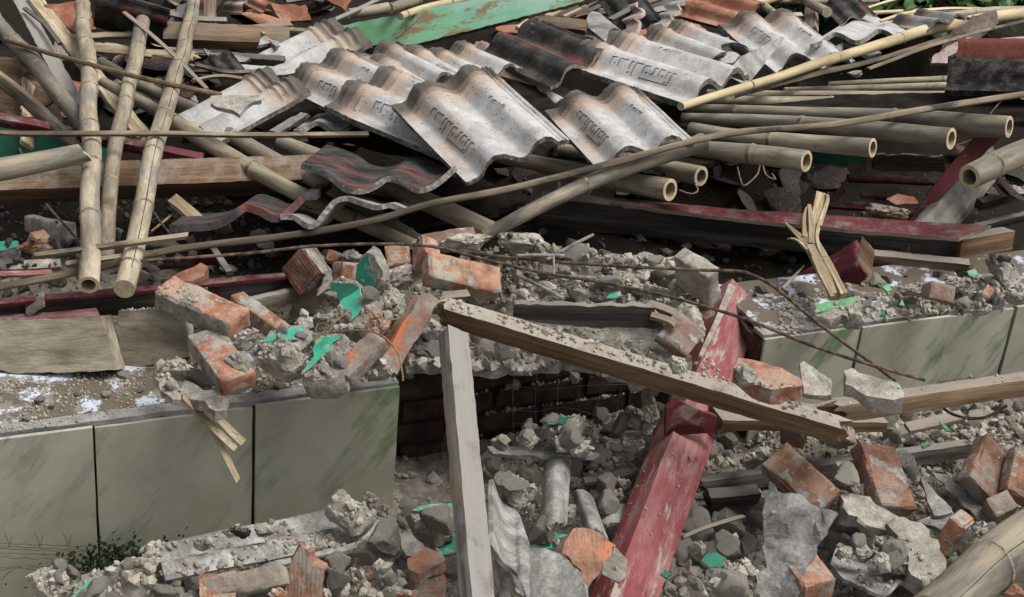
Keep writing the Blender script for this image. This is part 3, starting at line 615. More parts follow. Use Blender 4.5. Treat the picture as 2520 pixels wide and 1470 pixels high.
CPF = np.array([tuple(q) for q in CPW_ if (Vector(q) - WA).dot(WN) > 0] + [tuple(PZ(u, v, z)) for u, v, z in [(100, 1425, .02), (400, 1370, .04), (700, 1300, .07), (960, 1235, .1), (2100, 1060, .16), (2400, 1000, .2), (1300, 1180, .1), (1600, 1130, .12)]]); CPB = np.array([tuple(q) for q in CPW_ if (Vector(q) - WA).dot(WN) < -.03])
def terr(x, y):
    sw = (Vector((x, y, 0)) - WA).dot(WT); dn = (Vector((x, y, 0)) - WA).dot(WN); br = .76 < sw < 1.55
    CPW = CPF if dn > (-.30 if br else -.1) else CPB
    d2 = (CPW[:, 0] - x) ** 2 + (CPW[:, 1] - y) ** 2 + 1e-4; wt = 1 / d2 ** 1.7; z = float((wt * CPW[:, 2]).sum() / wt.sum())
    p = Vector((x, y, 0)); return z + .018 * noise.noise(p * 9) + .012 * noise.noise(p * 24) + .007 * noise.noise(p * 60)
xs = np.concatenate([[-60, -20, -8, -4, -2.6], np.arange(-1.9, 2.3, .022), [2.6, 3.2, 5, 9, 20, 60]]); ys = np.concatenate([[-20, -5, 0, 1.0, 1.6], np.arange(1.95, 6.2, .022), [6.5, 7.5, 9, 14, 30, 80]])
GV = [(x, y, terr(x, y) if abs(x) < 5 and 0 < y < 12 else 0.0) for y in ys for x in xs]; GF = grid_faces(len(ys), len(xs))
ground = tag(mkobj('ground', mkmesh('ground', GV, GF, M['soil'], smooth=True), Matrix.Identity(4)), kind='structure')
# ---------------------------------------------------------------- tiled low wall, in two lengths with a breach between
def wpt(s, z, off=0): p = WA + WT * s + WN * off; return Vector((p.x, p.y, z))
def sof(u, v, off=0): return (PW(u, v, off) - WA).dot(WT)
WF = frame(Vector((0, 0, 0)), WT, -WN, Vector((0, 0, 1)))
def wallbox(name, s0, s1, z0, z1, d0, d1, m, parent, label=None, skew=0, jit=.001, st=.03, **k):
    o = roughbox(wpt(s0, z0, -d0), WT, -WN, Vector((0, 0, 1)), s1 - s0, d1 - d0, z1 - z0, M[m], name, rough=jit, rnd_=.002, st=st, parent=parent, seed=s0 * 7, **k)
    if label: o['label'] = label
    o['kind'] = 'thing'
    return o
def wall(sa, sb, label, seams, ledge, top=.38, gap=.0022):
    root = bpy.data.objects.new('tiled_wall', None); C.objects.link(root); root.matrix_basis = frame(wpt(sa, 0), WT, -WN, Vector((0, 0, 1))); tag(root, label, 'wall', kind='thing')
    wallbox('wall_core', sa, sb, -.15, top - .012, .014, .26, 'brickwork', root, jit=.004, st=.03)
    for i, (a, b) in enumerate(zip(seams, seams[1:])):
        # each glazed tile, leaning a hair differently
        off = (0, .003, -.004, .001, .003)[i % 5]; o = wallbox('wall_tile', a + gap / 2, b - gap / 2, -.02, top - .004 - (.006 if i == 2 else 0), -off, .011 - off, 'wall_tile', root, st=.05, jit=.0004)
    wallbox('ledge_band', sa, sb, top - .0125, top + .001, .0115, .055, 'ledge_band', root, jit=.0012, st=.012)
    a, b = ledge; wallbox('ledge_tile', a, b, top - .009, top + .004, .038, .25, 'ledge_tile', root, jit=.0003, st=.05)
    return root
S0 = sof(-80, 1086); s1, s2, s3 = sof(231, 1048), sof(627, 992), sof(988, 942)
wallL = wall(S0 - .3, s3, 'low wall faced with green-veined glazed tiles, left of the breach, rubble heaped on its ledge', [S0 - .3, S0 + .01, s1, s2, s3 + .0], (S0 - .3, s3 - .02))
r0, r1, r2_, r3 = sof(1880, 850), sof(2118, 822), sof(2341, 789), sof(2540, 760)
r3 = r2_ + (r2_ - r1); r4 = r3 + .25
wallR = wall(r0, r4 + .2, 'low wall faced with green-veined glazed tiles, right of the red post, dusty white ledge', [r0, r1, r2_, r3 - .06, r4, r4 + .2], (r0 + .01, r4 + .2))
# brick wall seen deep in the breach
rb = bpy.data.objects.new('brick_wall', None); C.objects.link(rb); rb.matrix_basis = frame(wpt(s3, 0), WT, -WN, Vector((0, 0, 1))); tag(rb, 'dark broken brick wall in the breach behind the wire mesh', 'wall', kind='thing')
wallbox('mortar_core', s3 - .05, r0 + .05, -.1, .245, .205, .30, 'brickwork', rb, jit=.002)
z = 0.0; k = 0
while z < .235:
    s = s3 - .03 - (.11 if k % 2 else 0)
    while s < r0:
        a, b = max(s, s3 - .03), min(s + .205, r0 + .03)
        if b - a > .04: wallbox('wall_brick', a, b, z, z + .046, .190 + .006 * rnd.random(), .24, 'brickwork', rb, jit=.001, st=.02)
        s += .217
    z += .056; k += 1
# foliage beyond the heap
def leafclump(name, label, pos, rad, n, cat, big=False, seed=1):
    r = random.Random(seed); V = []; F = []
    for i in range(n):
        c = pos + Vector((r.gauss(0, rad), r.gauss(0, rad * .6), min(.06, r.gauss(0, rad * .3)))); a = r.random() * 6.28; L = (.3 if big else .09) * (.6 + .8 * r.random()); wd = L * (.16 if big else .3)
        d = Vector((math.cos(a), math.sin(a), r.uniform(-.7, .4))).normalized(); sd = d.cross(Vector((r.gauss(0, .4), r.gauss(0, .4), 1))).normalized(); b = len(V); fold = d.cross(sd) * wd * .3
        for q, ww in ((0, .15), (.3, .9), (.65, .8), (1, .02)):
            p = c + d * L * q - Vector((0, 0, L * .35 * q * q)); V += [p - sd * wd * ww + fold, p, p + sd * wd * ww + fold]
        for q in range(3): F += [(b + q * 3, b + q * 3 + 1, b + q * 3 + 4, b + q * 3 + 3), (b + q * 3 + 1, b + q * 3 + 2, b + q * 3 + 5, b + q * 3 + 4)]
    o = wobj(name, V, F, M['leaf'], None, Matrix.Translation(Vector((pos.x, pos.y, 0)))); st = []
    root = tag(o, label, cat)
    for i in range(5):
        P = [Vector((pos.x + .1 * i - .2, pos.y, -.05)), Vector((pos.x + r.gauss(0, rad * .6), pos.y, pos.z * .5)), pos + Vector((r.gauss(0, rad), 0, rad * .3))]; v_, f_ = tube(catmull(P, 10), [.012] * 10, 6); wobj('stem', v_, f_, M['wood_brown'], None, None, root)
    return root
leafclump('leafy_bush', 'green leafy bush growing beyond the top right of the heap', PD(2260, -42, 6.0), .17, 1100, 'bush', seed=3)
leafclump('banana_plant', 'broad-leaved green plant behind the heap beside the leafy bush', PD(2150, -70, 6.2), .14, 34, 'plant', True, seed=5)
leafclump('leafy_bush', 'dark green bush far behind the bamboo near the top right post', PD(2010, -40, 6.1), .10, 300, 'bush', seed=8)

print('WALL s', sof(988,942), r0, s1, s2)
# ================================================================ back of the heap
# --- long bamboo rafters on the right, ends cut open
RA = 'bamboo rafters lying side by side on the right'
for lab, pts, rp, oe, mm in [
    ('thin bamboo rafter, topmost of the row on the right, ending under the black tile', [(2040, 208, -.1), (2350, 193, 0)], (6, 8), (0, 0), 'bamboo'),
    ('slim bamboo rafter, second from the top of the row on the right', [(1930, 222, -.1), (2360, 211, 0)], (7, 10), (0, 0), 'bamboo'),
    ('bamboo rafter running under the lower edge of the black tile', [(1740, 232, -.05), (2340, 240, .1), (2600, 258, .2)], (10, 18), (0, 0), 'bamboo'),
    ('bamboo rafter with a muddy node, fourth from the top of the row', [(1700, 248, 0), (2120, 258, .1), (2300, 266, .16), (2620, 302, .35)], (11, 27), (0, 0), 'bamboo'),
    ('bamboo rafter whose open end reaches farthest right in the row', [(1690, 268, 0), (2130, 284, .25), (2482, 310, .5)], (12, 27), (0, 1), 'bamboo_grey'),
    ('bamboo rafter with open end holding a nail, second farthest right', [(1680, 290, .02), (1900, 299, .15), (2341, 340, .5)], (12, 27), (0, 1), 'bamboo_grey'),
    ('bamboo rafter with open end above the teal scrap', [(1700, 318, .05), (1839, 339, .15), (2149, 363, .38)], (15, 24), (0, 1), 'bamboo'),
    ('lowest bamboo rafter of the right row, wide open end over the dark hollow', [(1600, 352, .0), (1982, 395, .3)], (20, 27), (0, 1), 'bamboo'),
    ('bamboo rafter under the middle tiles with open end pointing at the dark hollow', [(1150, 368, -.1), (1400, 420, 0), (1650, 467, .18)], (16, 28), (0, 1), 'bamboo'),
    ('short bamboo rafter tied with twine, open end just above its neighbour', [(1380, 368, -.1), (1570, 402, 0), (1727, 437, .12)], (16, 25), (0, 1), 'bamboo')]:
    bamboo(lab, pts, rp, mm, open_ends=oe, group=RA, node=.42)
bamboo('bamboo pole leaning up to the right across the dark hollow, dark node halfway', [(1192, 580, .1), (1335, 503, .22), (1560, 405, .3), (1728, 350, .34)], (17, 23), 'bamboo_grey', node=.35, open_ends=(0, 1))
bamboo('long pale yellow bamboo slanting up over the tiles to the top right corner', [(1675, 264, .32), (1839, 213, .3), (2010, 158, .28), (2172, 108, .2), (2330, 63, .1), (2580, 26, 0)], (10, 16), 'bamboo_pale', node=.5)
strip('brown bamboo strip lying just below the long pale yellow bamboo', [(1800, 235, .2), (2000, 183, .2), (2170, 143, .12), (2420, 62, .0)], 20, w1=12, thk=.008)
strip('thin brown strip passing over the pink plaster toward the right edge', [(2135, 170, .15), (2330, 100, .12), (2560, 42, .05)], 10, thk=.006)
strip('very long muddy bamboo strip sweeping from the right edge down to the left side', [(2620, 216, .74), (2300, 264, .6), (2050, 305, .5), (1839, 322, .45), (1710, 345, .42), (1500, 402, .36), (1260, 462, .3), (1063, 500, .28), (913, 543, .26), (700, 580, .26), (433, 612, .26), (250, 655, .26), (110, 684, .25), (-40, 712, .24)], 16, w1=19, thk=.012)
bamboo('thick dark bamboo end poking in from the right edge, hollow facing left', [(2387, 432, .45), (2460, 402, .47), (2600, 350, .5)], (31, 34), 'bamboo_grey', open_ends=(1, 0), node=.2, phase=.09, wallt=.36)
bamboo('very thick split bamboo across the bottom right corner', [(2290, 1520, .25), (2420, 1420, .25), (2640, 1250, .2)], (66, 62), 'bamboo_grey', node=.33, phase=.22, crack=1.5)
# --- left poles
LP = 'upright bamboo poles leaning on the left of the heap'
bamboo('leftmost upright bamboo pole, palest, reaching down to the muddy beam', [(201, 14, .18), (213, 150, .2), (220, 290, .24), (226, 420, .3), (227, 560, .34), (220, 700, .3)], (18, 26), 'bamboo', group=LP, node=.27, open_ends=(1, 1))
bamboo('middle upright bamboo pole with a nail standing in its top', [(358, 28, .14), (331, 167, .16), (298, 300, .2), (278, 400, .22), (268, 490, .24), (258, 640, .22)], (18, 19), 'bamboo', group=LP, node=.24)
bamboo('right upright bamboo pole, cracked lengthwise, passing beside the small plaster flake', [(484, -12, .16), (450, 117, .18), (424, 217, .22), (388, 333, .28), (360, 470, .3), (335, 590, .3), (303, 712, .27)], (16, 26), 'bamboo', group=LP, node=.25, crack=.6)
bamboo('dark grey bamboo slanting from the left edge behind the upright poles', [(-40, 10, .08), (13, 80, .1), (100, 173, .12), (187, 288, .12), (230, 350, .1)], (20, 21), 'bamboo_grey', node=.3)
strip('grooved half bamboo slanting down from the left edge above the red moulding', [(-30, 170, .08), (50, 232, .1), (140, 312, .1), (210, 385, .08)], 34, thk=.03)
bamboo('dark bamboo coming in from the left edge with a splintered hollow end', [(-60, 432, .42), (80, 406, .42), (222, 374, .42)], (31, 24), 'bamboo_grey', node=.6, phase=.02, open_ends=(0, 1), cut=(0, .02))
UB = 'bamboo poles sloping down to the right under the tiles'
bamboo('bamboo sloping behind the upright poles, upper one of the pair', [(245, 155, -.02), (350, 212, -.02), (500, 280, -.03)], (14, 16), 'bamboo_grey', group=UB)
bamboo('bamboo sloping behind the upright poles, lower one of the pair', [(255, 205, -.02), (390, 275, -.02), (470, 330, -.03)], (15, 17), 'bamboo_grey', group=UB)
bamboo('sloping bamboo above the big brown beam, ending under the dark wavy tile', [(425, 296, -.02), (560, 380, .0), (735, 480, -.02), (1010, 604, -.08)], (21, 18), 'bamboo', group=UB, node=.33)
bamboo('sloping bamboo with a muddy patch, running under the red wavy tile', [(550, 325, -.04), (640, 372, -.04), (820, 468, -.06), (1045, 600, -.1)], (20, 16), 'bamboo_grey', group=UB, node=.33)
bamboo('sloping bamboo emerging below the long strip and ending by the brick crest', [(690, 350, -.05), (850, 410, -.05), (1013, 483, -.05), (1210, 572, -.05)], (18, 27), 'bamboo', group=UB, node=.33)
strip('thin brown lath dropping from the top edge to the small plaster flake', [(262, -5, .25), (400, 110, .26), (512, 222, .22)], 9, thk=.006, half=False, m='wood_tan')
rod('crooked grey branch lying across the three upright poles', [(12, 97, .22), (100, 125, .26), (200, 153, .28), (320, 185, .3), (440, 213, .31), (546, 234, .25)], 6, 'twig', 'branch', 'branch')
strip('dark flat lath crossing the upright poles at mid height', [(-30, 325, .34), (75, 330, .34), (370, 329, .36), (620, 333, .3), (910, 331, .2)], 12, thk=.008, half=False, m='bamboo_strip')
strip('pale-topped lath lying just above the concrete shelf at lower left', [(70, 632, .34), (240, 610, .36), (463, 580, .34)], 12, thk=.01, half=False)
strip('short lath squeezed under the long muddy strip at lower left', [(156, 652, .26), (300, 633, .26), (400, 622, .2)], 13, thk=.01, half=False)
# --- beams at the back left
beam('timber_beam', 'big brown squared beam lying behind the upright bamboos', (-60, 471, -.02), (800, 440, -.05), (-62, 508), (-66, 405), 'wood_brown', maxw=.16)
beam('timber_beam', 'round-cornered brown beam behind the top of the right bamboo', (400, 96, -.05), (712, 108, -.05), (400, 118), (404, 52), 'wood_tan')
beam('timber_post', 'short upright brown post at the top edge beside the bamboo', (523, 44, -.02), (523, -60, -.02), (497, 42), (546, 43), 'wood_post', cat='post')
beam('timber_beam', 'dark plank in the gap below the round-cornered beam', (450, 132, -.06), (700, 150, -.06), (450, 150), (452, 118), 'wood_dark')
beam('timber_plank', 'grey dusty plank slanting from the top left corner behind the bamboos', (22, -20, .05), (190, 300, .0), (62, -30), (14, -15), 'wood_grey', cat='plank')
beam('timber_beam', 'pale worm-eaten beam slanting between the upright bamboo poles', (66, -10, .08), (338, 342, .02), (104, -22), (56, 0), 'wood_pale', jag=(0, .03), chips=.3)
beam('timber_post', 'pale rotten post standing in front of the dark green panel', (54, 345, 0), (58, 178, -.05), (92, 345), (48, 343), 'wood_pale', cat='post', jag=(0, .03), chips=.4)
beam('timber_plank', 'short pale plank under the black and red tile, top left', (165, 96, -.05), (330, 89, -.05), (166, 104), (160, 83), 'wood_pale', cat='plank')
beam('timber_plank', 'broken pale plank spanning behind the three upright bamboos', (190, 122, -.04), (515, 154, -.04), (190, 130), (186, 96), 'wood_pale', cat='plank', jag=(.01, .04), chips=.3)
beam('red_moulding', 'grooved dark red door moulding slanting across the left side', (-40, 285, .16), (500, 392, -.02), (-44, 306), (-36, 268), 'red_dark', cat='moulding')
slab('painted_sheet', 'dark green painted panel behind the left bamboos', [(-40, 270), (120, 300), (260, 340), (260, 400), (-40, 402)], -.1, 0, 0, .012, 'green_dark', cat='panel')
slab('painted_sheet', 'brown rotten board behind the dark bamboo at the left edge', [(-40, 130), (60, 145), (130, 250), (60, 290), (-40, 285)], -.15, 0, .02, .012, 'wood_brown', cat='panel')
slab('roof_tile', 'orange flat roof tile shard tucked behind the leftmost upright bamboo', [(108, 12), (205, 4), (222, 20), (236, 72), (180, 78), (150, 60)], .0, 0, .1, .012, 'tile_orange', 'tile_pink', cat='tile shard')
tile('black and red roof tile at the top between the upright bamboo poles', (232, 66), (240, -28), (405, 88), -.02, 'tile_black', text=0, ridges=False, edge='tile_black', ratio=1.25)
# --- green board and top clutter
slab('painted_board', 'long board with peeling bright green paint rising to the top edge', [(806, 70), (1000, 32), (1330, -34), (1640, -60), (1640, -50), (1440, 2), (1200, 64), (1018, 110), (850, 112)], .1, .04, .03, .022, 'green_board', 'wood_tan', cat='board', jit=.002)
rod('dark splinter sticking out of the green board', [(975, 93, .12), (1010, 65, .17), (1043, 36, .2)], 2.4, 'wood_dark', 'splinter', 'splinter', tapered=True)
strip('pale grey lath rising to the top edge left of the green board', [(818, 52, .12), (880, 24, .1), (950, -10, .05)], 12, half=False, m='wood_grey')
bamboo('bamboo stub with its open end facing us above the green board', [(860, 36, .02), (905, 30, .04), (957, 21, .08)], (13, 14), 'bamboo', open_ends=(0, 1), node=.5)
bamboo('bamboo stub cut off by the top edge, beside the green board', [(960, 20, .0), (1015, 2, .02), (1035, -4, .04)], (12, 13), 'bamboo', open_ends=(0, 1), node=.5)
bamboo('pale bamboo rising behind the green board to the top edge', [(985, 40, -.05), (1060, 15, -.05), (1200, -12, -.08)], (9, 9), 'bamboo_pale')
slab('roof_tile', 'orange roof tile shard with raised rim left of the pale lath', [(666, 6), (690, 10), (752, 12), (766, 50), (692, 56), (680, 34)], -.02, 0, .05, .014, 'tile_orange', cat='tile shard')
slab('roof_tile', 'orange tile shard at the top edge, right of the rimmed one', [(800, -8), (872, -10), (862, 6), (850, 24), (800, 0)], -.05, 0, .05, .014, 'tile_orange', cat='tile shard')
ribbon('roof_tile', 'grey curved tile fragment poking up right of the round-cornered beam', [(632, 120, 0), (640, 98, 0), (655, 94, 0), (668, 105, 0), (680, 114, 0)], (40, -8, -.08), .012, 'tile_grey', cat='tile shard')
# top-left edge tiles
tl = [((548, 30), (575, -20), (600, 40), 'tile_white', 'white ribbed tile shard at the top edge beside the short upright post'), ((600, 10), (650, -30), (650, 40), 'tile_orange', 'red mossy tile shard at the top edge left of the rimmed orange one'), ((395, -10), (450, -30), (440, 20), 'tile_grey', 'grey tile shard at the very top above the black and red tile')]
for a, b, c, mm, lb in tl: tile(lb, a, b, c, -.08, mm, text=0, trunc=.8)
# --- post, wedge and standing tiles in the top middle
beam('timber_offcut', 'tan sawn wedge lying below the right end of the green board', (1322, 62, .0), (1440, 76, .0), (1324, 74), (1318, 34), 'wood_tan', cat='offcut')
for i, (pp, lb) in enumerate([([(1278, 74, .02), (1330, 40, .02), (1388, 12, -.02)], 'pale splintered chip under the green board, nearest the black tile'), ([(1300, 70, .0), (1375, 28, .0)], 'pale splintered chip leaning on the tan wedge'), ([(1385, 44, .02), (1432, 22, .02)], 'thin yellow stick right of the pale chips')]):
    strip(lb, pp, (24, 18, 7)[i], half=False, m='wood_pale', thk=.012)
TV_ = 'tiles standing on edge in the top middle'
ribbon('roof_tile', 'tile standing on its serrated edge, left one, top middle', [(1553, 100, .05), (1572, 60, .05), (1560, 44, .05), (1582, 30, .05), (1562, 12, .05), (1585, -8, .05), (1580, -30, .05)], (-30, 6, -.15), .014, 'tile_pink', 'tile_pink', cat='roof tile', group=TV_)
ribbon('roof_tile', 'tile standing on its serrated edge, right one, top middle', [(1625, 64, .05), (1652, 50, .05), (1648, 34, .05), (1672, 26, .05), (1668, 8, .05), (1694, 0, .05), (1705, -24, .05)], (-26, 0, -.15), .014, 'tile_grey', 'tile_pink', cat='roof tile', group=TV_)
tile('dark red and black tile propped up at the top edge, left of the standing tiles', (1475, 5), (1570, -30), (1520, 92), -.05, 'tile_black', text=0, ridges=False, edge='tile_black', nearfoot=True)
ribbon('roof_tile', 'small grey curved tile piece under the propped dark tile', [(1440, 62, 0), (1448, 36, 0), (1460, 28, 0), (1478, 34, 0)], (52, 42, .03), .012, 'tile_grey', cat='tile shard')
tile('orange-red curved tile with a black rim, top right of the middle', (1672, 40), (1740, -28), (1810, 82), -.02, 'tile_orange', text=0, ridges=False, edge='tile_black')
slab('roof_tile', 'long ribbed tile edge wedged below the orange-red tile', [(1652, 70), (1700, 70), (1795, 92), (1797, 106), (1740, 104), (1660, 78)], .04, 0, .1, .014, 'tile_white', 'tile_edge', cat='tile shard')
slab('roof_tile', 'grey lap-edge shard in front of the right ribbed tile', [(1722, 128), (1745, 122), (1812, 130), (1823, 138), (1800, 156), (1718, 142)], .1, 0, .1, .014, 'tile_white', 'tile_edge', cat='tile shard')
slab('roof_tile', 'pink broken tile flakes beside the orange-red tile', [(1660, 62), (1690, 56), (1720, 62), (1740, 74), (1700, 76)], .02, 0, .1, .012, 'tile_orange', cat='tile shard')
# --- the printed tiles
PT = 'grey roof tiles with pressed lettering, spilled over the heap'
tile('lettered tile lying highest on the left, its foot pointing down left', (790, 64), (914, 112), (566, 176), .06, text=1, group=PT)
tile('tile lying low at the left end of the spill, small plaster flake on it', (628, 184), (760, 232), (417, 300), .12, text=.35, group=PT)
tile('tile with an orange-stained ribbed head, half hidden under the topmost left tiles', (693, 212), (868, 128), (882, 318), .12, text=.5, group=PT)
tile('ribbed tile overlapped on its right, second of the middle stack', (828, 180), (985, 108), (960, 260), .10, text=0, group=PT)
tile('lettered tile lying under the big front one, third of the middle stack', (864, 183), (1062, 128), (1035, 300), .15, text=.55, group=PT)
tile('shaded tile under the left side of the big front tile, rusty ribbed head', (797, 263), (990, 180), (1068, 394), .16, text=.6, group=PT)
tile('short ribbed tile with pale lap edge above the big front tile', (1021, 154), (1165, 118), (1160, 224), .12, text=0, group=PT, trunc=.8)
tile('pinkish ribbed tile sloping away right of the short ribbed one', (1140, 135), (1262, 98), (1262, 215), .06, 'tile_pink', text=0, group=PT)
tile('tile sunk behind the big front one with a broken black head', (1178, 172), (1290, 175), (1330, 262), .06, text=0, group=PT)
tile('big front lettered tile in the middle, dark crumbling head', (965, 263), (1213, 174), (1128, 437), .30, text=1, group=PT)
tile('front lettered tile with a brown twig in its valley', (1340, 275), (1573, 224), (1442, 405), .27, text=1, group=PT)
tile('long grey lettered tile sloping right to the yellow bamboo', (1383, 157), (1560, 101), (1657, 253), .24, text=1, group=PT, ratio=1.3)
tile('broken ribbed tile above the long grey lettered tile', (1566, 98), (1690, 66), (1722, 165), .14, text=0, group=PT, breakf=lambda s: .75 + .25 * abs(math.sin(s * 5)))
tile('lettered tile at the upper right with a twin-humped ribbed head', (1767, 62), (1965, 50), (1872, 176), .12, text=.6, group=PT, breakf=lambda s: 1 - .12 * max(0, math.sin(s * 7)))
ribbon('roof_tile', 'white wavy tile right of the twin-humped one, its foot edge facing us', wave2((1994, 108), (2220, 92), .16, .16, 24, 2, flat=.03), (78, -48, -.35), .014, 'tile_white', cat='roof tile', group=PT)
tile('black and red roof tile above the middle stack, ridges running down right', (1176, 132), (1345, 56), (1330, 216), .14, 'tile_black', text=0, ridges=False, edge='tile_pink', amp=1.1)
tile('large black tile with a red band at the right edge', (2322, 222), (2375, 100), (2640, 205), .5, 'tile_sooty', text=0, ridges=False, edge='tile_sooty', nearfoot=True, amp=1.1)
slab('roof_tile', 'grey tile sliver with a dark edge leaning on the lettered tile at upper right', [(1926, 88), (1932, 94), (1880, 158), (1838, 212), (1786, 184), (1822, 140)], .3, -.1, .05, .014, 'tile_grey', 'tile_edge', cat='tile shard', jit=.001)
tile('dark upturned tile at the top right, moss-black underside', (2020, 12), (2110, -6), (2040, 62), .0, 'tile_black', text=0, ridges=False, edge='tile_pink')
slab('roof_tile', 'small plaster-white tile flake lying on the low left tile', [(519, 236), (640, 234), (642, 246), (622, 250), (604, 262), (592, 282), (574, 272), (556, 267), (530, 264), (518, 254)], .30, 0, .10, .012, 'mortar_light', 'tile_white', cat='tile shard', jit=.0015)
# small pieces among the tiles
rod('brown twig lying in the valley of the front lettered tile', [(1476, 304, .32), (1530, 325, .34), (1570, 360, .35)], 2.6, 'twig', 'twig', 'twig', tapered=True)
tile('dark weathered tile fragment in the gap left of the low left tile', (500, 150), (570, 130), (540, 195), .02, 'tile_black', text=0, trunc=.9)
slab('roof_tile', 'grey lap-edge shard between the bamboo and the highest left tile', [(500, 118), (520, 128), (615, 142), (600, 152), (520, 150), (505, 130)], .0, 0, .08, .012, 'tile_grey', 'tile_edge', cat='tile shard')
ribbon('roof_tile', 'dark grey tile seen from its wavy foot, under the shaded tile', wave2((722, 320), (880, 322), .02, .02, 22, 1.5, flat=.05), (60, -40, -.2), .012, 'tile_grey', cat='roof tile')
slab('roof_tile', 'grey strip of broken tile lying below the right foot of the low left tile', [(660, 322), (742, 276), (756, 282), (690, 326)], .04, .05, .08, .012, 'tile_grey', 'tile_edge', cat='tile shard')
# --- wavy tiles seen from the foot
ribbon('roof_tile', 'red and black wavy tile hanging below the big front tile', [(742, 402, .25), (775, 412, .26), (815, 430, .27), (850, 458, .28), (890, 464, .28), (925, 450, .28), (950, 434, .28), (985, 440, .28), (1030, 462, .28), (1070, 448, .27), (1112, 413, .26)], (62, -46, -.25), .013, 'tile_black', 'tile_edge', cat='roof tile')
ribbon('roof_tile', 'blackened wavy tile tipped over, left of the lifted one', [(415, 555, .25), (450, 552, .25), (520, 548, .26), (560, 530, .27), (600, 503, .28), (640, 512, .28), (680, 530, .28), (715, 505, .27), (745, 478, .26), (778, 474, .25)], (38, -26, -.25), .016, 'tile_black', 'tile_black', cat='roof tile')
ribbon('roof_tile', 'thin wavy tile lifted off the heap, dark underside toward us', [(690, 528, .3), (725, 530, .3), (765, 552, .3), (795, 520, .3), (820, 492, .3), (850, 483, .3), (885, 492, .3), (925, 505, .3), (960, 500, .29), (994, 512, .28)], (30, -6, -.28), .011, 'tile_grey', 'tile_edge', cat='roof tile')
# --- top right clutter
beam('timber_post', 'orange-brown sawn post standing at the top right', (2006, 64, -.1), (2008, -70, -.1), (1972, 62), (2024, 60), 'wood_post', cat='post')
bamboo('bamboo leaning over the top of the sawn post', [(1955, -20, .0), (1990, 8, .02), (2036, 34, .04)], (12, 12), 'bamboo', node=.2)
bamboo('pale bamboo at the top edge left of the sawn post', [(1826, 22, -.02), (1880, 4, -.02), (1960, -22, -.05)], (12, 11), 'bamboo_pale')
bamboo('bamboo lying flat along the top edge by the green bush', [(1830, 0, -.1), (2000, 4, -.1), (2160, 2, -.1)], (7, 7), 'bamboo')
bamboo('bamboo crossing under the pale one at the top, sloping the other way', [(1850, -8, -.08), (1875, 12, -.06), (1912, 40, -.04)], (10, 10), 'bamboo_grey')
bamboo('bamboo curving in from the right edge above the long yellow one', [(2240, 52, -.05), (2340, 38, -.02), (2440, 26, 0), (2560, 24, 0)], (9, 10), 'bamboo')
strip('thin curved stick in front of the green bush, lower one', [(2165, 53, .0), (2235, 32, 0), (2325, 22, 0), (2420, 22, -.02)], 7, half=False, m='bamboo_pale')
strip('thin stick in front of the green bush, upper one', [(2128, 22, -.05), (2200, 0, -.05), (2260, -10, -.05)], 6, half=False, m='bamboo_pale')
bamboo('slim bamboo lying level just below the green bush', [(2140, 32, -.12), (2300, 27, -.12), (2480, 28, -.12)], (5, 5), 'bamboo_pale')
beam('red_beam', 'dark red painted beam at the top right corner', (2350, 18, -.15), (2560, -60, -.15), (2352, 26), (2350, -26), 'red_dark')
slab('plaster_slab', 'pinkish plaster slab standing behind the yellow bamboo at right', [(2322, 104), (2335, 84), (2400, 40), (2450, 24), (2458, 58), (2420, 90), (2345, 140), (2310, 146)], -.02, 0, -.02, .03, 'tile_pink', 'mortar', cat='plaster slab')
slab('roof_tile', 'grey shard with stacked ridges by the left end of the large black tile', [(2294, 142), (2340, 108), (2390, 92), (2372, 118), (2335, 142), (2330, 156), (2292, 154)], .25, 0, .08, .014, 'tile_pink', 'tile_edge', cat='tile shard')
tile('grey wavy tile behind the white one at the top right, close to the bush', (2180, 62), (2290, 34), (2240, 82), .02, 'tile_grey', text=0, ridges=False)
ribbon('roof_tile', 'dark tile rim in the shade under the white wavy tile at the right', [(2040, 132, .05), (2060, 112, .05), (2085, 108, .05), (2110, 122, .05), (2140, 140, .05)], (30, -10, -.1), .012, 'tile_grey', cat='tile shard')
rock('grey stone wedged under the brown strip at the right', 2103, 182, 40, 18, .2, 'mortar_light')
# --- added black boards under the rafters and tiles, blocking light into the hollows
uc, vc = [sum(q) / 8 for q in zip(*[(1240, 335), (1700, 240), (2480, 225), (2620, 300), (2380, 302), (1960, 355), (1620, 428), (1300, 400)])]
slab('light_blocker', 'added black board blocking light under the right bamboo rafters', [(1240, 335), (1700, 240), (2480, 225), (2620, 300), (2380, 302), (1960, 355), (1620, 428), (1300, 400)], dref(uc, vc) - (4.01 - .000354 * (uc - 1900) - .003255 * (vc - 320)), .0354, .3255, .012, 'board_dark', cat='board', jit=.004)
slab('light_blocker', 'added black board blocking light under the middle tiles', [(520, 215), (900, 150), (1280, 180), (1420, 300), (1320, 400), (1120, 405), (860, 345), (640, 320)], -.14, 0, .2, .012, 'board_dark', cat='board', jit=.004)
slab('light_blocker', 'added black board blocking light behind the wavy tiles and the sloping bamboos', [(480, 400), (800, 420), (1180, 440), (1300, 490), (1200, 530), (900, 520), (560, 480)], -.16, 0, .2, .012, 'board_dark', cat='board', jit=.004)
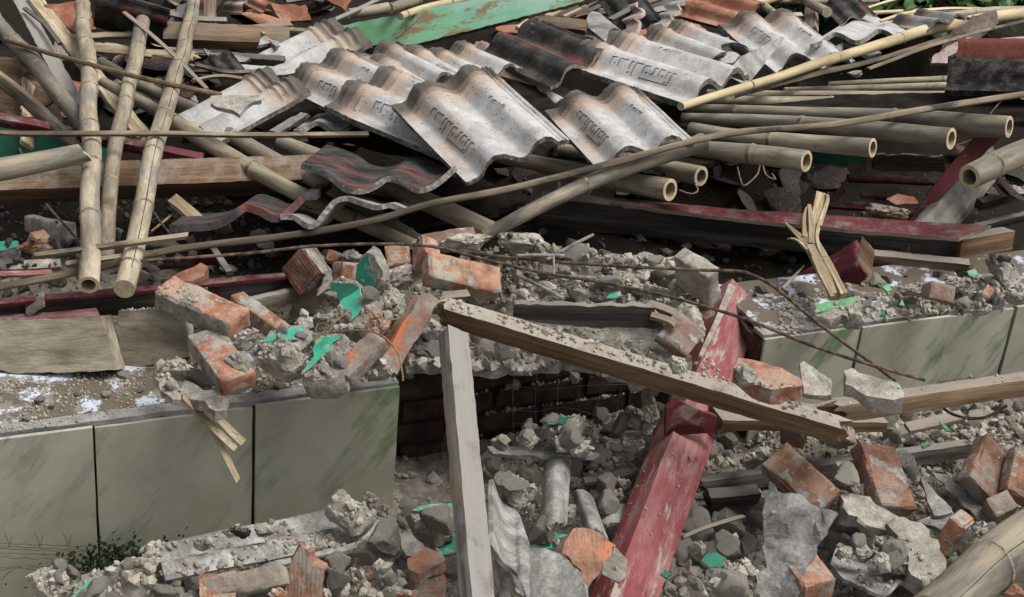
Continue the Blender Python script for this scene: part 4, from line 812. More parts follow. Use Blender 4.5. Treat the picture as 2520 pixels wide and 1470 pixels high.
# --- red frames and beams in the right hollow
LFB = beam('red_beam', 'long door-frame beam, red on top and raw brown in front, in the right hollow', (1330, 488, -.14), (2380, 588, .0), (1330, 560), (1326, 468), 'wood_dark', maxw=.16, group=None)  # front near black: the hollow's shade is put into the wood colour
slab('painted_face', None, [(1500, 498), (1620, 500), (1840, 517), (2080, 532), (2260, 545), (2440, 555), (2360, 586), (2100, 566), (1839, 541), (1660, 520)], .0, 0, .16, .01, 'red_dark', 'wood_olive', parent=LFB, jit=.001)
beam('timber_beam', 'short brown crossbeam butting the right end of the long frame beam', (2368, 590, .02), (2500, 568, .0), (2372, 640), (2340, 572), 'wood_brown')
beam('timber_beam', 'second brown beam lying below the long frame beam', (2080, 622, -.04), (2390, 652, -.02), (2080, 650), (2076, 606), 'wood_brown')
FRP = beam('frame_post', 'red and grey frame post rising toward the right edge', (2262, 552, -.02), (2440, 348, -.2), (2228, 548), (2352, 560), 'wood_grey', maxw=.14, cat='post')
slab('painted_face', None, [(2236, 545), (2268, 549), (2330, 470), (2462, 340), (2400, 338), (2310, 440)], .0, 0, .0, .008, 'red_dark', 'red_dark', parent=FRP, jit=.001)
for (a, b, hh, lb, l) in [((2090, 425), (2320, 434), 18, 'red grooved rail in the right hollow, upper one', -.3), ((2040, 490), (2190, 500), 18, 'red grooved rail in the right hollow, lower one', -.22), ((2030, 508), (2085, 446), 18, 'short slanting red rail joining the two grooved rails', -.24), ((2120, 472), (2230, 480), 10, 'thin red rail between the two grooved rails', -.3)]:
    beam('door_rail', lb, (a[0], a[1] + hh, l), (b[0], b[1] + hh, l), (a[0], a[1] + hh + 8), (a[0] - 2, a[1]), 'red_dark', cat='rail')
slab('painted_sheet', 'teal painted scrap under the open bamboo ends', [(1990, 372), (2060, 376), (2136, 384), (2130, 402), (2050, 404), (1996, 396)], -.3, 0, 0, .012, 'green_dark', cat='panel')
slab('painted_sheet', 'dark brown cupboard back standing deep in the right hollow', [(2150, 380), (2320, 385), (2330, 425), (2150, 420)], -.45, 0, -.04, .012, 'wood_dark', cat='panel')
rock('small grey pyramid of mortar under the open bamboo end', 1992, 432, 42, 44, -.2, 'mortar')
rock('brown rotten lump of wood on the long frame beam', 2185, 522, 110, 48, .02, 'wood_brown', rough=.15)
slab('roof_tile', 'broken red-brown tile bits behind the rotten lump', [(2180, 490), (2210, 476), (2250, 486), (2262, 500), (2205, 502)], -.08, 0, .1, .012, 'tile_orange', cat='tile shard')
STUB = cbox('timber_offcut', 'dark red beam stub with a bare sawn end, in front of the long frame beam', (2108, 647), (1935, 745), (2121, 580), (2142, 684), .06, 'red_dark', cat='offcut')
slab('sawn_end', None, [(2122, 582), (2153, 620), (2143, 684), (2108, 648)], .075, 0, -.03, .006, 'wood_tan', parent=STUB, jit=.0006)
rock('grey stone with green paint behind the thick dark bamboo end at right', 2490, 470, 70, 30, -.05, 'mortar')
beam('timber_beam', 'black charred beam at the right edge below the thick bamboo', (2420, 500, -.1), (2560, 462, -.1), (2422, 524), (2418, 478), 'wood_dark')
beam('timber_beam', 'dark beam lying behind the charred one at the right edge', (2400, 560, -.15), (2560, 520, -.15), (2402, 580), (2398, 545), 'wood_dark')
# splintered pale wood standing on the right ledge
spw = strip('pale splintered piece of wood standing on the right ledge, forked at the top', [(2066, 736, .12), (2040, 680, .13), (1994, 596, .13)], 42, thk=.022, m='wood_pale', half=False, name='splintered_wood', cat='splinter', w1=34, face=.8)
for pp, w_, w2 in [([(1994, 604, .14), (2004, 560, .14), (2022, 478, .12)], 26, 30), ([(1998, 606, .15), (1996, 560, .15), (1990, 500, .13)], 18, 8), ([(1992, 606, .14), (1965, 580, .14), (1932, 550, .12)], 22, 4), ([(1980, 590, .15), (1978, 540, .15), (1984, 508, .15)], 12, 3), ([(2030, 640, .15), (2010, 590, .16), (2016, 540, .16)], 12, 5), ([(1990, 620, .15), (1962, 592, .14), (1936, 586, .13)], 6, 2), ([(2050, 734, .15), (2020, 680, .16), (1996, 630, .15)], 10, 5), ([(2074, 730, .15), (2050, 680, .15), (2024, 634, .15)], 8, 4), ([(2014, 560, .15), (2034, 500, .14), (2034, 478, .13)], 12, 6)]:
    strip(None, pp, w_, thk=.009, m='wood_pale', half=False, name='splinter', w1=w2, face=.8, parent=spw)
rod('thin sharp splinter behind the forked wood, lower left', [(1925, 712, .05), (1955, 680, .05), (1978, 655, .04)], 5, 'wood_tan', 'splinter', 'splinter', tapered=True)
# --- left low: rubble, shelf, plates
cbox('brick', 'orange broken brick on the left, resting on the paler one', (118, 612), (72, 570), (148, 598), (112, 622), .1, 'brick_bright', chips=.8, size=None)
rock('pale orange brick chunk under the orange one at far left', 90, 607, 100, 46, .08, 'brick')
cbox('concrete_block', 'dark grey concrete block behind the orange bricks at far left', (160, 552), (52, 530), (190, 548), (160, 590), .0, 'mortar', cat='block')
slab('plaster_chunk', 'plaster chunk with a green painted face at the left edge', [(-20, 598), (20, 592), (46, 592), (42, 610), (-20, 622)], .05, 0, .12, .03, 'green_paint', 'mortar', cat='plaster chunk')
beam('concrete_shelf', 'gritty concrete slab at the left edge with a red plate below it', (153, 658, .2), (-60, 668, .22), (153, 670), (150, 634), 'mortar', cat='slab', maxw=.12)
beam('red_board', 'thin red-edged plate under the gritty concrete slab at the left edge', (130, 676, .21), (-60, 682, .22), (130, 682), (126, 664), 'red_paint', cat='board')
beam('concrete_post', 'stubby grey post under the gritty slab', (104, 700, .14), (104, 745, .14), (54, 702), (112, 698), 'mortar', cat='post')
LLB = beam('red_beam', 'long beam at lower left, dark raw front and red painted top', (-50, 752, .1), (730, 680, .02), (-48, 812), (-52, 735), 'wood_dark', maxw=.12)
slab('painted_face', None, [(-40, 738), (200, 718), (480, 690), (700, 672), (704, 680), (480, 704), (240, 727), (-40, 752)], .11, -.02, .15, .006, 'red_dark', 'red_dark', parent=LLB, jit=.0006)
beam('red_board', 'thin red rail in the shade right of the third upright bamboo', (345, 660, .0), (560, 640, -.05), (345, 672), (345, 650), 'red_dark', cat='rail')
slab('brick', 'orange brick fragment lying flat above the long muddy beam', [(424, 682), (452, 664), (492, 650), (512, 658), (505, 678), (470, 692), (430, 695)], .1, 0, .1, .04, 'brick', cat='brick')
slab('plaster_chunk', 'thin grey shard standing right of the third bamboo foot', [(330, 700), (358, 672), (386, 656), (394, 664), (376, 696), (345, 706)], .12, 0, .02, .012, 'mortar', cat='shard')
strip('narrow white batten leaning in the shade at lower left', [(512, 590, .12), (540, 635, .12), (568, 676, .12)], 14, half=False, m='wood_grey', thk=.012)
strip('pale broken batten propped under the big brown beam', [(425, 492, .02), (460, 520, .04), (495, 552, .05)], 30, half=False, m='wood_pale', thk=.02)
rod('rusty rod leaning between the left bricks and the first bamboo', [(113, 503, .05), (160, 555, .08), (198, 598, .1)], 3, 'rust')
rod('rusty rod behind the third upright bamboo, slanting right', [(378, 523, .02), (405, 560, .04), (434, 592, .05)], 3, 'rust')
rod('thin stick crossing the rusty rod behind the third bamboo', [(372, 570, .0), (440, 516, .0)], 3, 'twig', 'twig', 'twig')
rod('rusty nail bent up beside the dark splintered bamboo', [(47, 366, .35), (54, 378, .35), (61, 384, .35)], 2, 'rust', 'nail', 'nail')
rod('nail standing in the top of the middle upright bamboo', [(356, 30, .2), (357, 14, .2)], 2.6, 'bamboo_cut', 'nail', 'nail')
rod('nail sticking out of the open rafter end', [(2352, 358, .52), (2390, 345, .52)], 1.8, 'rust', 'nail', 'nail')
rod('long nail standing in the muddy strip at far right', [(2436, 282, .55), (2452, 262, .6), (2466, 248, .62)], 1.8, 'rust', 'nail', 'nail')
for k, (pp, lb) in enumerate([([(1815, 412, .2), (1822, 440, .2), (1832, 457, .2), (1862, 432, .2), (1870, 408, .2)], 'loop of frayed twine hanging under the lowest rafter, left'), ([(1878, 408, .2), (1886, 432, .2), (1908, 442, .2), (1900, 428, .2)], 'short frayed twine hanging under the lowest rafter, right'), ([(1672, 468, .2), (1700, 478, .2), (1718, 470, .2), (1712, 455, .2)], 'loop of twine round the tied rafter end')]):
    rod(lb, pp, 2, 'twig', 'twine', 'twine')

# --- sticks and planks lying loose at the far top
for pp, w_, mm, lb in [([(560, 78, .02), (640, 66, .02), (720, 60, .02)], 12, 'wood_tan', 'tan lath behind the rimmed orange tile shard'), ([(400, 30, 0), (480, 46, 0), (560, 50, 0)], 14, 'wood_grey', 'grey lath under the top of the third bamboo pole'), ([(640, 84, .05), (700, 74, .05), (760, 76, .05)], 10, 'bamboo_strip', 'dark lath just left of the highest lettered tile'), ([(700, 4, 0), (760, -4, 0), (800, 2, 0)], 16, 'wood_dark', 'dark plank behind the two orange tile shards'),
                      ([(1500, 50, -.05), (1560, 20, -.05), (1640, -10, -.05)], 14, 'wood_dark', 'dark batten behind the tiles standing on edge'), ([(1880, 60, .0), (1930, 40, .0), (1975, 36, .0)], 12, 'tile_pink', 'pinkish batten left of the orange-brown sawn post'), ([(2190, 100, .1), (2260, 80, .1), (2330, 66, .1)], 10, 'bamboo_strip', 'short brown strip under the curved upper bamboo at right'),
                      ([(480, 160, .05), (560, 178, .05), (640, 176, .05)], 10, 'bamboo_strip', 'dark strip in the gap left of the low left tile'), ([(470, 200, .05), (540, 188, .05), (610, 196, .05)], 8, 'wood_tan', 'tan strip pointing at the head of the low left tile'), ([(1320, 98, .0), (1380, 118, .0), (1420, 128, .0)], 14, 'wood_pale', 'pale chip between the black tile and the tan wedge'),
                      ([(2380, 120, .2), (2450, 104, .2), (2530, 96, .2)], 14, 'tile_pink', 'pink lath lying on top of the large black tile'), ([(60, 20, .1), (110, 60, .1), (150, 110, .1)], 10, 'wood_dark', 'dark lath beside the worm-eaten beam at the top left')]:
    strip(lb, pp, w_, thk=.008, m=mm, half=False, name='lath', cat='lath')
# ================================================================ middle and front
# --- two end blocks of the broken lintel at lower left
LB1 = slab('timber_block', 'left block of the sawn beam on the ledge, wide raw face and red top', [(-30, 792), (120, 787), (247, 777), (262, 820), (288, 910), (160, 918), (27, 918), (-30, 905)], .1, 0, .0, .075, 'wood_olive', 'wood_olive', cat='timber block', jit=.001)
slab('painted_face', None, [(-30, 776), (120, 769), (237, 758), (247, 777), (120, 788), (-30, 794)], .085, 0, .17, .006, 'red_paint', 'red_paint', parent=LB1, jit=.0008)
slab('timber_block', 'right block of the sawn beam with a knot, gravel on its top', [(290, 763), (330, 766), (380, 760), (440, 770), (458, 812), (457, 880), (380, 896), (296, 911)], .1, 0, .0, .075, 'wood_olive', 'wood_olive', cat='timber block', jit=.001)
beam('timber_beam', 'mould-stained wood block between the orange bricks', (600, 742, .04), (740, 712, .0), (604, 775), (598, 728), 'wood_olive')
beam('timber_beam', 'dark wood block right of the mould-stained one, over the black gap', (738, 722, -.02), (800, 712, -.04), (738, 790), (737, 708), 'wood_olive')
# --- bricks and plaster heaped on the left ledge
cbox('brick', 'big orange brick on top of the left pile, grey mortar side', (563, 797), (368, 712), (613, 755), (560, 842), .26, 'brick_bright', coat={'y0': .8, 'z0': .18, 'x0': .2})
cbox('brick', 'orange brick lying behind the big one, mortar smeared', (690, 818), (560, 722), (722, 802), (682, 846), .14, 'brick', coat={'y0': .6, 'z0': .45})
cbox('brick', 'pink dusty brick under the big orange one, pointing at the wall tiles', (545, 940), (455, 820), (636, 918), (543, 978), .22, 'brick', coat={'y0': .5, 'z0': .5, 'x0': .15})
cbox('brick', 'blackened brick end with a thick mortar edge, standing on its corner', (795, 674), (737, 732), (740, 606), (823, 668), .13, 'brick_dull', coat={'x0': .7, 'z0': .1, 'y0': .6})
slab('mortar_bed', 'rough mortar stuck behind the blackened brick', [(742, 602), (760, 612), (790, 630), (822, 680), (812, 712), (775, 730), (800, 672)], .12, 0, .03, .05, 'mortar', cat='mortar', jit=.006, face_rough=.01)
cbox('brick', 'small orange brick between the blackened one and the green flakes', (800, 640), (846, 655), (808, 612), (778, 640), .06, 'brick_bright')
cbox('brick', 'orange brick stub behind the upright green flake', (842, 695), (892, 700), (846, 642), (832, 668), .08, 'brick')
cbox('brick', 'small red-brown brick standing right of the upright green flake', (955, 675), (948, 622), (1004, 640), (938, 640), .08, 'brick')
cbox('brick', 'large orange and grey brick on its side at the crest of the pile', (1057, 681), (1240, 722), (1053, 614), (1036, 705), .26, 'brick', chips=.25, coat={'z0': .3, 'y0': .45, 'x0': .25})
cbox('brick', 'narrow brick piece tucked left of the large crest brick', (1012, 668), (1010, 622), (1046, 620), (1030, 676), .16, 'brick')
cbox('brick', 'pink brick with thick mortar leaning on the crest, topmost of the pile', (1180, 582), (1040, 600), (1165, 555), (1176, 605), .18, 'brick_dusty')
rock('grey mortar lump clinging to the topmost pink brick', 1140, 600, 150, 50, .2, 'mortar_light', rot=8)
cbox('brick', 'brick with a broken orange end, standing in the middle of the pile', (857, 930), (950, 832), (817, 902), (862, 946), .25, 'brick_dusty')
rock('orange broken end of the brick in the middle of the pile', 925, 800, 90, 66, .27, 'brick_bright', rot=30)
slab('brick', 'thin grey-faced brick leaning at the right side of the pile', [(1040, 717), (1062, 724), (1080, 741), (1050, 790), (1010, 862), (977, 917), (935, 898), (960, 850), (1000, 785)], .27, -.05, .02, .04, 'brick_dusty', 'brick_dusty', jit=.003)
# plaster chunks with green paint
def gchunk(label, body, green, l, gx, gy, th=.03, m='green_paint', bump=.002):
    o = slab('plaster_chunk', label, body, l, gx, gy, th, 'mortar', 'mortar', cat='plaster chunk', jit=.005, face_rough=.006, side_out=.004)
    for g in (green if isinstance(green[0], list) else [green]): flake('painted_face', o, g, l + .009, gx, gy, m)
    return o
gchunk('upright pointed plaster flake painted green, tallest in the pile', [(900, 622), (918, 630), (940, 665), (938, 690), (925, 715), (910, 724), (880, 705), (878, 660)], [(903, 625), (912, 650), (926, 678), (919, 722), (878, 702), (880, 652)], .16, .04, -.02)
gchunk('shaded green plaster flake lying left of the tallest one', [(812, 690), (850, 685), (882, 700), (892, 716), (850, 748), (818, 732)], [(813, 695), (845, 698), (878, 702), (890, 714), (843, 744), (830, 735), (822, 724)], .15, .03, .05, m='green_dark')
gchunk('rounded green plaster chunk in the centre of the pile', [(885, 706), (925, 735), (922, 765), (900, 808), (860, 812), (840, 790), (830, 770), (840, 738)], [(887, 709), (889, 730), (890, 767), (863, 790), (843, 786), (837, 770), (837, 740)], .22, .02, .05, .045)
gchunk('flat green-topped plaster chunk nearest the orange bricks', [(640, 845), (670, 818), (747, 798), (758, 812), (740, 842), (700, 862), (650, 862)], [(643, 843), (670, 820), (747, 800), (753, 810), (733, 834)], .24, 0, .12, .03)
gchunk('long forked green plaster chunk at the front of the pile', [(773, 832), (850, 822), (862, 850), (858, 880), (830, 925), (770, 935), (742, 918), (770, 880)], [[(778, 836), (790, 829), (846, 826), (820, 842), (815, 862), (743, 918), (773, 877), (769, 858)], [(822, 846), (850, 829), (853, 836), (835, 846)]], .25, .02, .09, .045)
for a in [('big pale broken mortar slab at the front of the left pile', 700, 890, 140, 110, .2, 'mortar_light', -20), ('grey rounded mortar boulder behind the brick with the broken end', 955, 760, 92, 110, .18, 'mortar', 10), ('sloping grey mortar ramp below the small red-brown brick', 985, 685, 110, 66, .1, 'mortar_light', 30),
          ('mortar lump between the thin leaning brick and the ledge', 932, 920, 70, 44, .2, 'mortar', 20), ('mortar lump squeezed between the two leaning bricks', 905, 880, 60, 90, .14, 'mortar', -35), ('mortar wedge under the large crest brick', 1080, 750, 90, 50, .12, 'mortar', 0),
          ('pale mortar cube lying on the pink dusty brick', 588, 888, 78, 54, .3, 'mortar_light', -10), ('brownish mortar lump under the tip of the big orange brick', 600, 840, 84, 56, .2, 'mortar', 20), ('dark grey flat stone under the right sawn block', 432, 902, 96, 44, .2, 'mortar', -5),
          ('small pale stone standing beside the flat green-topped chunk', 748, 800, 44, 56, .17, 'mortar_light', -30), ('grey stone at the lip of the black gap', 790, 790, 46, 34, .12, 'mortar', 0), ('grey stone between the black gap and the rounded green chunk', 826, 782, 42, 40, .12, 'mortar_light', 0),
          ('grey mortar lump at the foot of the rounded green chunk', 830, 818, 70, 40, .16, 'mortar_light', 0), ('mortar lump left of the small red-brown brick', 862, 636, 66, 44, .08, 'mortar', 10), ('mortar lump to the right of the tallest green flake', 940, 718, 40, 50, .12, 'mortar', 0),
          ('grey mortar lump behind the foot of the thin leaning brick', 1015, 800, 60, 90, .06, 'mortar', 10), ('mortar heap behind the forked green chunk', 800, 910, 90, 70, .16, 'mortar', 0), ('grey mortar lump between topmost pink brick and crest brick', 1040, 605, 80, 36, .1, 'mortar', 0)]:
    rock(a[0], a[1], a[2], a[3], a[4], a[5], a[6], rot=a[7])
# fragments under the left pile, over the wall tiles
slab('plaster_chunk', 'white curled plaster flake at the top of the wooden splinters', [(385, 930), (400, 920), (428, 930), (450, 960), (445, 982), (425, 984), (398, 962)], .24, 0, .1, .012, 'mortar_light', cat='plaster chunk')
slab('plaster_chunk', 'ragged mortar sheet overhanging the wall above the wooden splinters', [(445, 938), (490, 950), (540, 970), (566, 985), (562, 1014), (530, 1012), (500, 990), (455, 975)], .23, 0, .1, .016, 'mortar', cat='plaster chunk', jit=.006)
for k, (pp, w_, lb) in enumerate([([(445, 975, .25), (500, 1030, .27), (582, 1108, .28)], 17, 'left one of the two broad wood splinters hanging over the wall'), ([(492, 990, .25), (545, 1040, .27), (600, 1092, .28)], 20, 'right one of the two broad wood splinters hanging over the wall'), ([(520, 1050, .27), (555, 1120, .28), (590, 1192, .29)], 15, 'long thin wood splinter hanging lowest over the wall')]):
    strip(lb, pp, w_, half=False, m='wood_pale', name='wood_splinter', cat='splinter', thk=.006)
# straw
rod('straw stalk standing between the green chunks', [(773, 838, .3), (815, 800, .32), (863, 762, .34)], 2.8, 'twig', 'straw', 'straw', tapered=True)
rod('curved dry straw arching over the middle brick', [(827, 817, .28), (880, 813, .32), (935, 824, .34), (975, 862, .34), (988, 905, .33), (992, 938, .32)], 2.2, 'twig', 'straw', 'straw')
rod('tangled straw curl at the foot of the straw stalk', [(780, 830, .28), (778, 800, .29), (800, 798, .3), (815, 810, .3), (800, 826, .3)], 1.8, 'twig', 'straw', 'straw')
strip('pale wood chip under the large crest brick', [(1085, 730, .26), (1120, 728, .27), (1160, 724, .28)], 20, half=False, m='wood_tan', thk=.012, name='wood_chip', cat='wood chip')
# --- crest of the rubble
for a in [('grey jagged mortar block right of the topmost pink brick', 1285, 600, 130, 62, .12, 'mortar_light', -10), ('mottled mortar lump behind the bent steel tie', 1345, 628, 80, 50, .1, 'mortar', 0), ('pale rounded mortar block at the top of the crest', 1435, 648, 104, 92, .14, 'mortar_light', 5),
          ('small pale mortar lump under the round block', 1400, 692, 60, 40, .16, 'mortar_light', 0), ('brown mortar lump left of the flat crest slab', 1480, 700, 70, 44, .14, 'mortar', 0), ('grey mortar block below the steel rods, middle of the crest', 1475, 725, 80, 44, .16, 'mortar', 5),
          ('mortar lump under the green-edged slab', 1600, 718, 100, 40, .12, 'mortar', 0), ('brown-grey lump in the rubble left of the dark plank', 1340, 712, 50, 40, .16, 'mortar', 0), ('brown lump at the left of the rubble slope', 1300, 748, 60, 50, .14, 'mortar', 0),
          ('mortar lump by the green chip on the crest', 1540, 745, 50, 36, .16, 'mortar', 0), ('mortar lump above the splintered plank end', 1585, 770, 60, 36, .14, 'mortar_light', 0), ('grey lump beside the bent rod on the crest', 1370, 770, 60, 44, .1, 'mortar', 0),
          ('tan mortar lump left of the pale brick end', 1668, 712, 50, 50, .12, 'mortar_light', 0)]:
    rock(a[0], a[1], a[2], a[3], a[4], a[5], a[6], rot=a[7])
slab('plaster_chunk', 'flat mortar slab on the crest under the upper steel rod', [(1478, 640), (1492, 622), (1560, 632), (1602, 655), (1590, 690), (1540, 702), (1495, 690)], .16, 0, .06, .045, 'mortar', cat='plaster chunk', jit=.006, face_rough=.012)
gchunk('long plaster slab with a faded green edge at the right of the crest', [(1560, 634), (1575, 620), (1640, 630), (1690, 640), (1722, 650), (1700, 680), (1690, 700), (1640, 692), (1600, 660)], [(1562, 634), (1575, 622), (1604, 628), (1600, 652)], .14, 0, .07, .03, 'green_dark')
slab('green_chip', 'green paint chip on the rubble above the dark plank', [(1492, 734), (1500, 724), (1527, 716), (1528, 726), (1512, 735)], .22, 0, .1, .004, 'green_paint', cat='paint chip', jit=.001)
PBE = cbox('brick', 'pale brick end with curved wire-cut lines beside the red post', (1748, 762), (1742, 688), (1662, 700), (1756, 752), .12, 'mortar_light')
slab('bare_side', None, [(1744, 690), (1756, 752), (1758, 776), (1738, 786), (1716, 768), (1748, 764)], .1, 0, 0, .02, 'brick', parent=PBE, jit=.002)
cbox('brick', 'rough tan brick block tilted against the red post', (1690, 880), (1738, 816), (1650, 800), (1668, 862), .16, 'brick_dusty')
rock('rough mortar crust on the tilted tan block', 1690, 800, 90, 110, .13, 'mortar_light', rot=20)
slab('timber_plank', 'dark plank with a splintered right end on the rubble crest', [(1265, 748), (1400, 752), (1610, 757), (1612, 775), (1640, 790), (1632, 800), (1677, 812), (1650, 817), (1560, 806), (1440, 806), (1330, 795), (1262, 780)], .2, 0, -.02, .03, 'wood_dark', 'wood_brown', cat='plank', jit=.002)
strip('frayed brown splinter at the right end of the dark plank', [(1598, 776, .23), (1640, 788, .24), (1672, 806, .24)], 16, half=False, m='wood_tan', thk=.012, name='wood_splinter', cat='splinter')
strip('frayed reddish splinter above the end of the dark plank', [(1590, 748, .22), (1630, 760, .23), (1672, 778, .23)], 18, half=False, m='wood_tan', thk=.014, name='wood_splinter', cat='splinter')
# --- steel rods
rod('long bent steel rod running from the dark left, over the bricks and down right', [(340, 642, .3), (500, 632, .3), (630, 622, .32), (763, 607, .34), (930, 601, .38), (1063, 607, .4), (1197, 640, .4), (1350, 674, .38), (1473, 694, .38), (1660, 734, .4), (1839, 787, .4), (1990, 848, .38), (2139, 897, .36), (2275, 936, .3)], 4.3)
rod('upper steel rod bending sharply down past the top of the red post', [(1130, 617, .34), (1260, 635, .34), (1473, 652, .34), (1700, 664, .36), (1815, 668, .38), (1845, 675, .38), (1906, 707, .38), (2006, 790, .36), (2110, 868, .33), (2205, 938, .28)], 4.3)
rod('short mortar-coated rod level above the steel tie', [(1268, 630, .36), (1330, 628, .37), (1388, 630, .37)], 4.5, 'rod_grey')
rod('mortar-coated rod pointing up right over the dark hollow', [(1345, 640, .3), (1400, 608, .32), (1460, 578, .34)], 4, 'rod_grey')
rod('mortar-coated rod pointing down right over the rubble', [(1272, 678, .34), (1330, 705, .36), (1387, 735, .36)], 5, 'rod_grey')
rod('level mortar-coated rod below the steel tie', [(1350, 682, .34), (1400, 681, .35), (1467, 685, .36)], 4.5, 'rod_grey')
rod('vertical steel tie at the left end of the rods', [(1271, 626, .37), (1270, 652, .38), (1269, 680, .37)], 2.8, 'rust')
rod('vertical steel tie right of the first one', [(1362, 632, .38), (1363, 655, .38), (1364, 680, .37)], 2.8, 'rod_grey')
rod('rusty curved rod lying on the gravel at the right', [(2322, 1006, .12), (2345, 1020, .13), (2385, 1030, .14), (2430, 1026, .14), (2478, 998, .12)], 4, 'rust')
# --- the big timbers
beam('timber_beam', 'long dusty beam slanting down from the brick pile to the lower right', (1072, 742 + 12, .3), (2118, 1070, .3), (1072, 797), (1076, 722), 'wood_beam', jag=(.02, .035), maxw=.09)
beam('timber_post', 'tall dusty grey post leaning in front of the breach', (1166, 1520, .46), (1102, 797, .27), (1232, 1518), (1124, 1520), 'wood_grey', cat='post', maxw=.085)
rp = beam('red_post', 'thick scuffed red post standing in the rubble, rising behind the long beam', (1480, 1520, .16), (1802, 684, .02), (1606, 1545), (1434, 1506), 'red_paint', cat='post', maxw=.125, minw=.07)
strip(None, [(1803, 700, .05), (1765, 790, .07), (1722, 880, .09)], 18, half=False, thk=.004, m='mortar_light', name='worn_edge', parent=rp, w1=10, face=.7)
slab('collar', None, [(1638, 1005), (1668, 985), (1764, 1028), (1764, 1080), (1712, 1046), (1670, 1026), (1636, 1070)], .125, -.02, -.03, .012, 'red_dark', 'red_dark', parent=rp)
beam('timber_beam', 'short brown beam wedged behind the red post under the long beam', (1778, 1034, .1), (2190, 1040, .06), (1778, 1062), (1745, 985), 'wood_brown', maxw=.1)
beam('timber_beam', 'tan beam running in from the right edge with a broken pale left end', (2020, 1006, .2), (2580, 928, .1), (2022, 1052), (2012, 978), 'wood_tan', jag=(.05, 0), maxw=.09)
beam('timber_plank', 'splintered plank under the gravel on the right slope', (1700, 1190, .02), (2420, 1090, .05), (1702, 1226), (1698, 1172), 'wood_grey', cat='plank', jag=(.03, .03))
beam('timber_plank', 'grey plank end behind the red post, level with its foot', (1740, 1228, .06), (1885, 1215, .06), (1742, 1258), (1736, 1200), 'wood_dark', cat='plank', jag=(.01, .01))
beam('timber_plank', 'dusty plank crossing left of the red post at knee height', (1440, 1190, .02), (1560, 1166, .02), (1440, 1204), (1436, 1172), 'wood_grey', cat='plank')
beam('timber_plank', 'pinkish board on the slope below the tan beam', (2240, 1062, .04), (2380, 1030, .0), (2240, 1072), (2236, 1034), 'wood_tan', cat='plank')
strip('thin stick on the rubble right of the red post', [(1672, 1326, .1), (1740, 1298, .12), (1836, 1268, .12)], 9, half=False, m='wood_tan', name='stick', cat='stick', thk=.006)
strip('pale splinter lying on the gravel left of the middle brick', [(2085, 1152, .14), (2160, 1128, .14)], 12, half=False, m='wood_pale', name='stick', cat='stick', thk=.008)
strip('pale splinter beside the left striated brick', [(2050, 1145, .12), (2110, 1138, .12)], 12, half=False, m='wood_pale', name='stick', cat='stick', thk=.008)
# --- ledge on the right
gchunk('plaster chunk with a pale green painted top on the right ledge', [(2005, 752), (2050, 738), (2113, 729), (2110, 752), (2085, 775), (2040, 784), (2006, 778)], [(2010, 750), (2050, 740), (2112, 731), (2096, 751), (2040, 762), (2006, 770)], .14, 0, .13, .025, 'green_light')
rock('grey stone wedged under the green-topped chunk on the right ledge', 2100, 790, 46, 44, .1, 'mortar')
cbox('brick', 'brick fragment sitting on the right ledge', (2348, 748), (2356, 705), (2285, 735), (2330, 752), .1, 'brick_dusty')
cbox('brick', 'small brick fragment near the right end of the ledge', (2436, 735), (2452, 712), (2414, 722), (2432, 742), .1, 'brick')
for a in [('grey mortar block behind the brick fragment on the right ledge', 2380, 698, 120, 50, .04, 'mortar', 0), ('sloping grey stone at the right edge of the ledge', 2480, 685, 84, 66, .08, 'mortar', -35), ('dark stone with a green side at the right edge', 2460, 655, 70, 40, .02, 'mortar', 0), ('grey stone left of the sloping one on the ledge', 2448, 660, 40, 40, .0, 'mortar', 0),
          ('mortar lump right of the small brick fragment', 2500, 735, 60, 36, .06, 'mortar', 0), ('mortar lump in the dust left of the ledge brick', 2250, 715, 90, 36, .05, 'mortar', 0), ('pale crumbly lump in front of the ledge brick', 2400, 760, 80, 36, .1, 'mortar_light', 0)]:
    rock(a[0], a[1], a[2], a[3], a[4], a[5], a[6], rot=a[7])
for k, (pl, mm, lb) in enumerate([([(2170, 706), (2190, 698), (2195, 712), (2184, 718)], 'green_light', 'pale green paint chip on the right ledge, farthest back'), ([(2212, 750), (2220, 737), (2226, 752)], 'green_light', 'tiny triangular green chip on the right ledge'), ([(2165, 776), (2176, 762), (2182, 778)], 'green_dark', 'dark green paint chip near the front of the right ledge'), ([(2380, 668), (2400, 662), (2408, 676), (2388, 682)], 'green_paint', 'green chip in the stones at the right end of the ledge')]):
    slab('green_chip', lb, pl, .1, 0, .12, .004, mm, cat='paint chip', jit=.0008)
# --- bricks on the right slope
cbox('brick', 'striated brown brick leaning above the grey asbestos shard', (1872, 1142), (2005, 1262), (1939, 1087), (1874, 1166), .16, 'brick_dull')
cbox('brick', 'tall striated brick standing in the middle of the right slope', (2170, 1243), (2114, 1080), (2262, 1252), (2152, 1264), .2, 'brick_dull')
cbox('brick', 'striated brick leaning at the right, left one of the pair', (2387, 1172), (2432, 1062), (2458, 1228), (2364, 1186), .18, 'brick_dull')
cbox('brick', 'striated brick at the right edge, right one of the pair', (2478, 1205), (2505, 1085), (2560, 1235), (2468, 1216), .18, 'brick_dull')
cbox('brick', 'bright orange brick half coated in mortar beside the long mortar slab', (2379, 1298), (2332, 1376), (2339, 1266), (2419, 1290), .2, 'brick_bright', coat={'z0': .3, 'y0': .7, 'x0': .3})
cbox('brick', 'orange brick at the bottom edge under the asbestos shard', (2060, 1425), (1978, 1442), (2014, 1352), (2057, 1478), .2, 'brick_bright', coat={'z0': .3, 'y0': .3, 'x0': .5})
cbox('brick', 'pinkish brick under the short brown beam, left one', (1978, 1108), (1976, 1064), (1918, 1090), (1984, 1096), .06, 'brick_dusty')
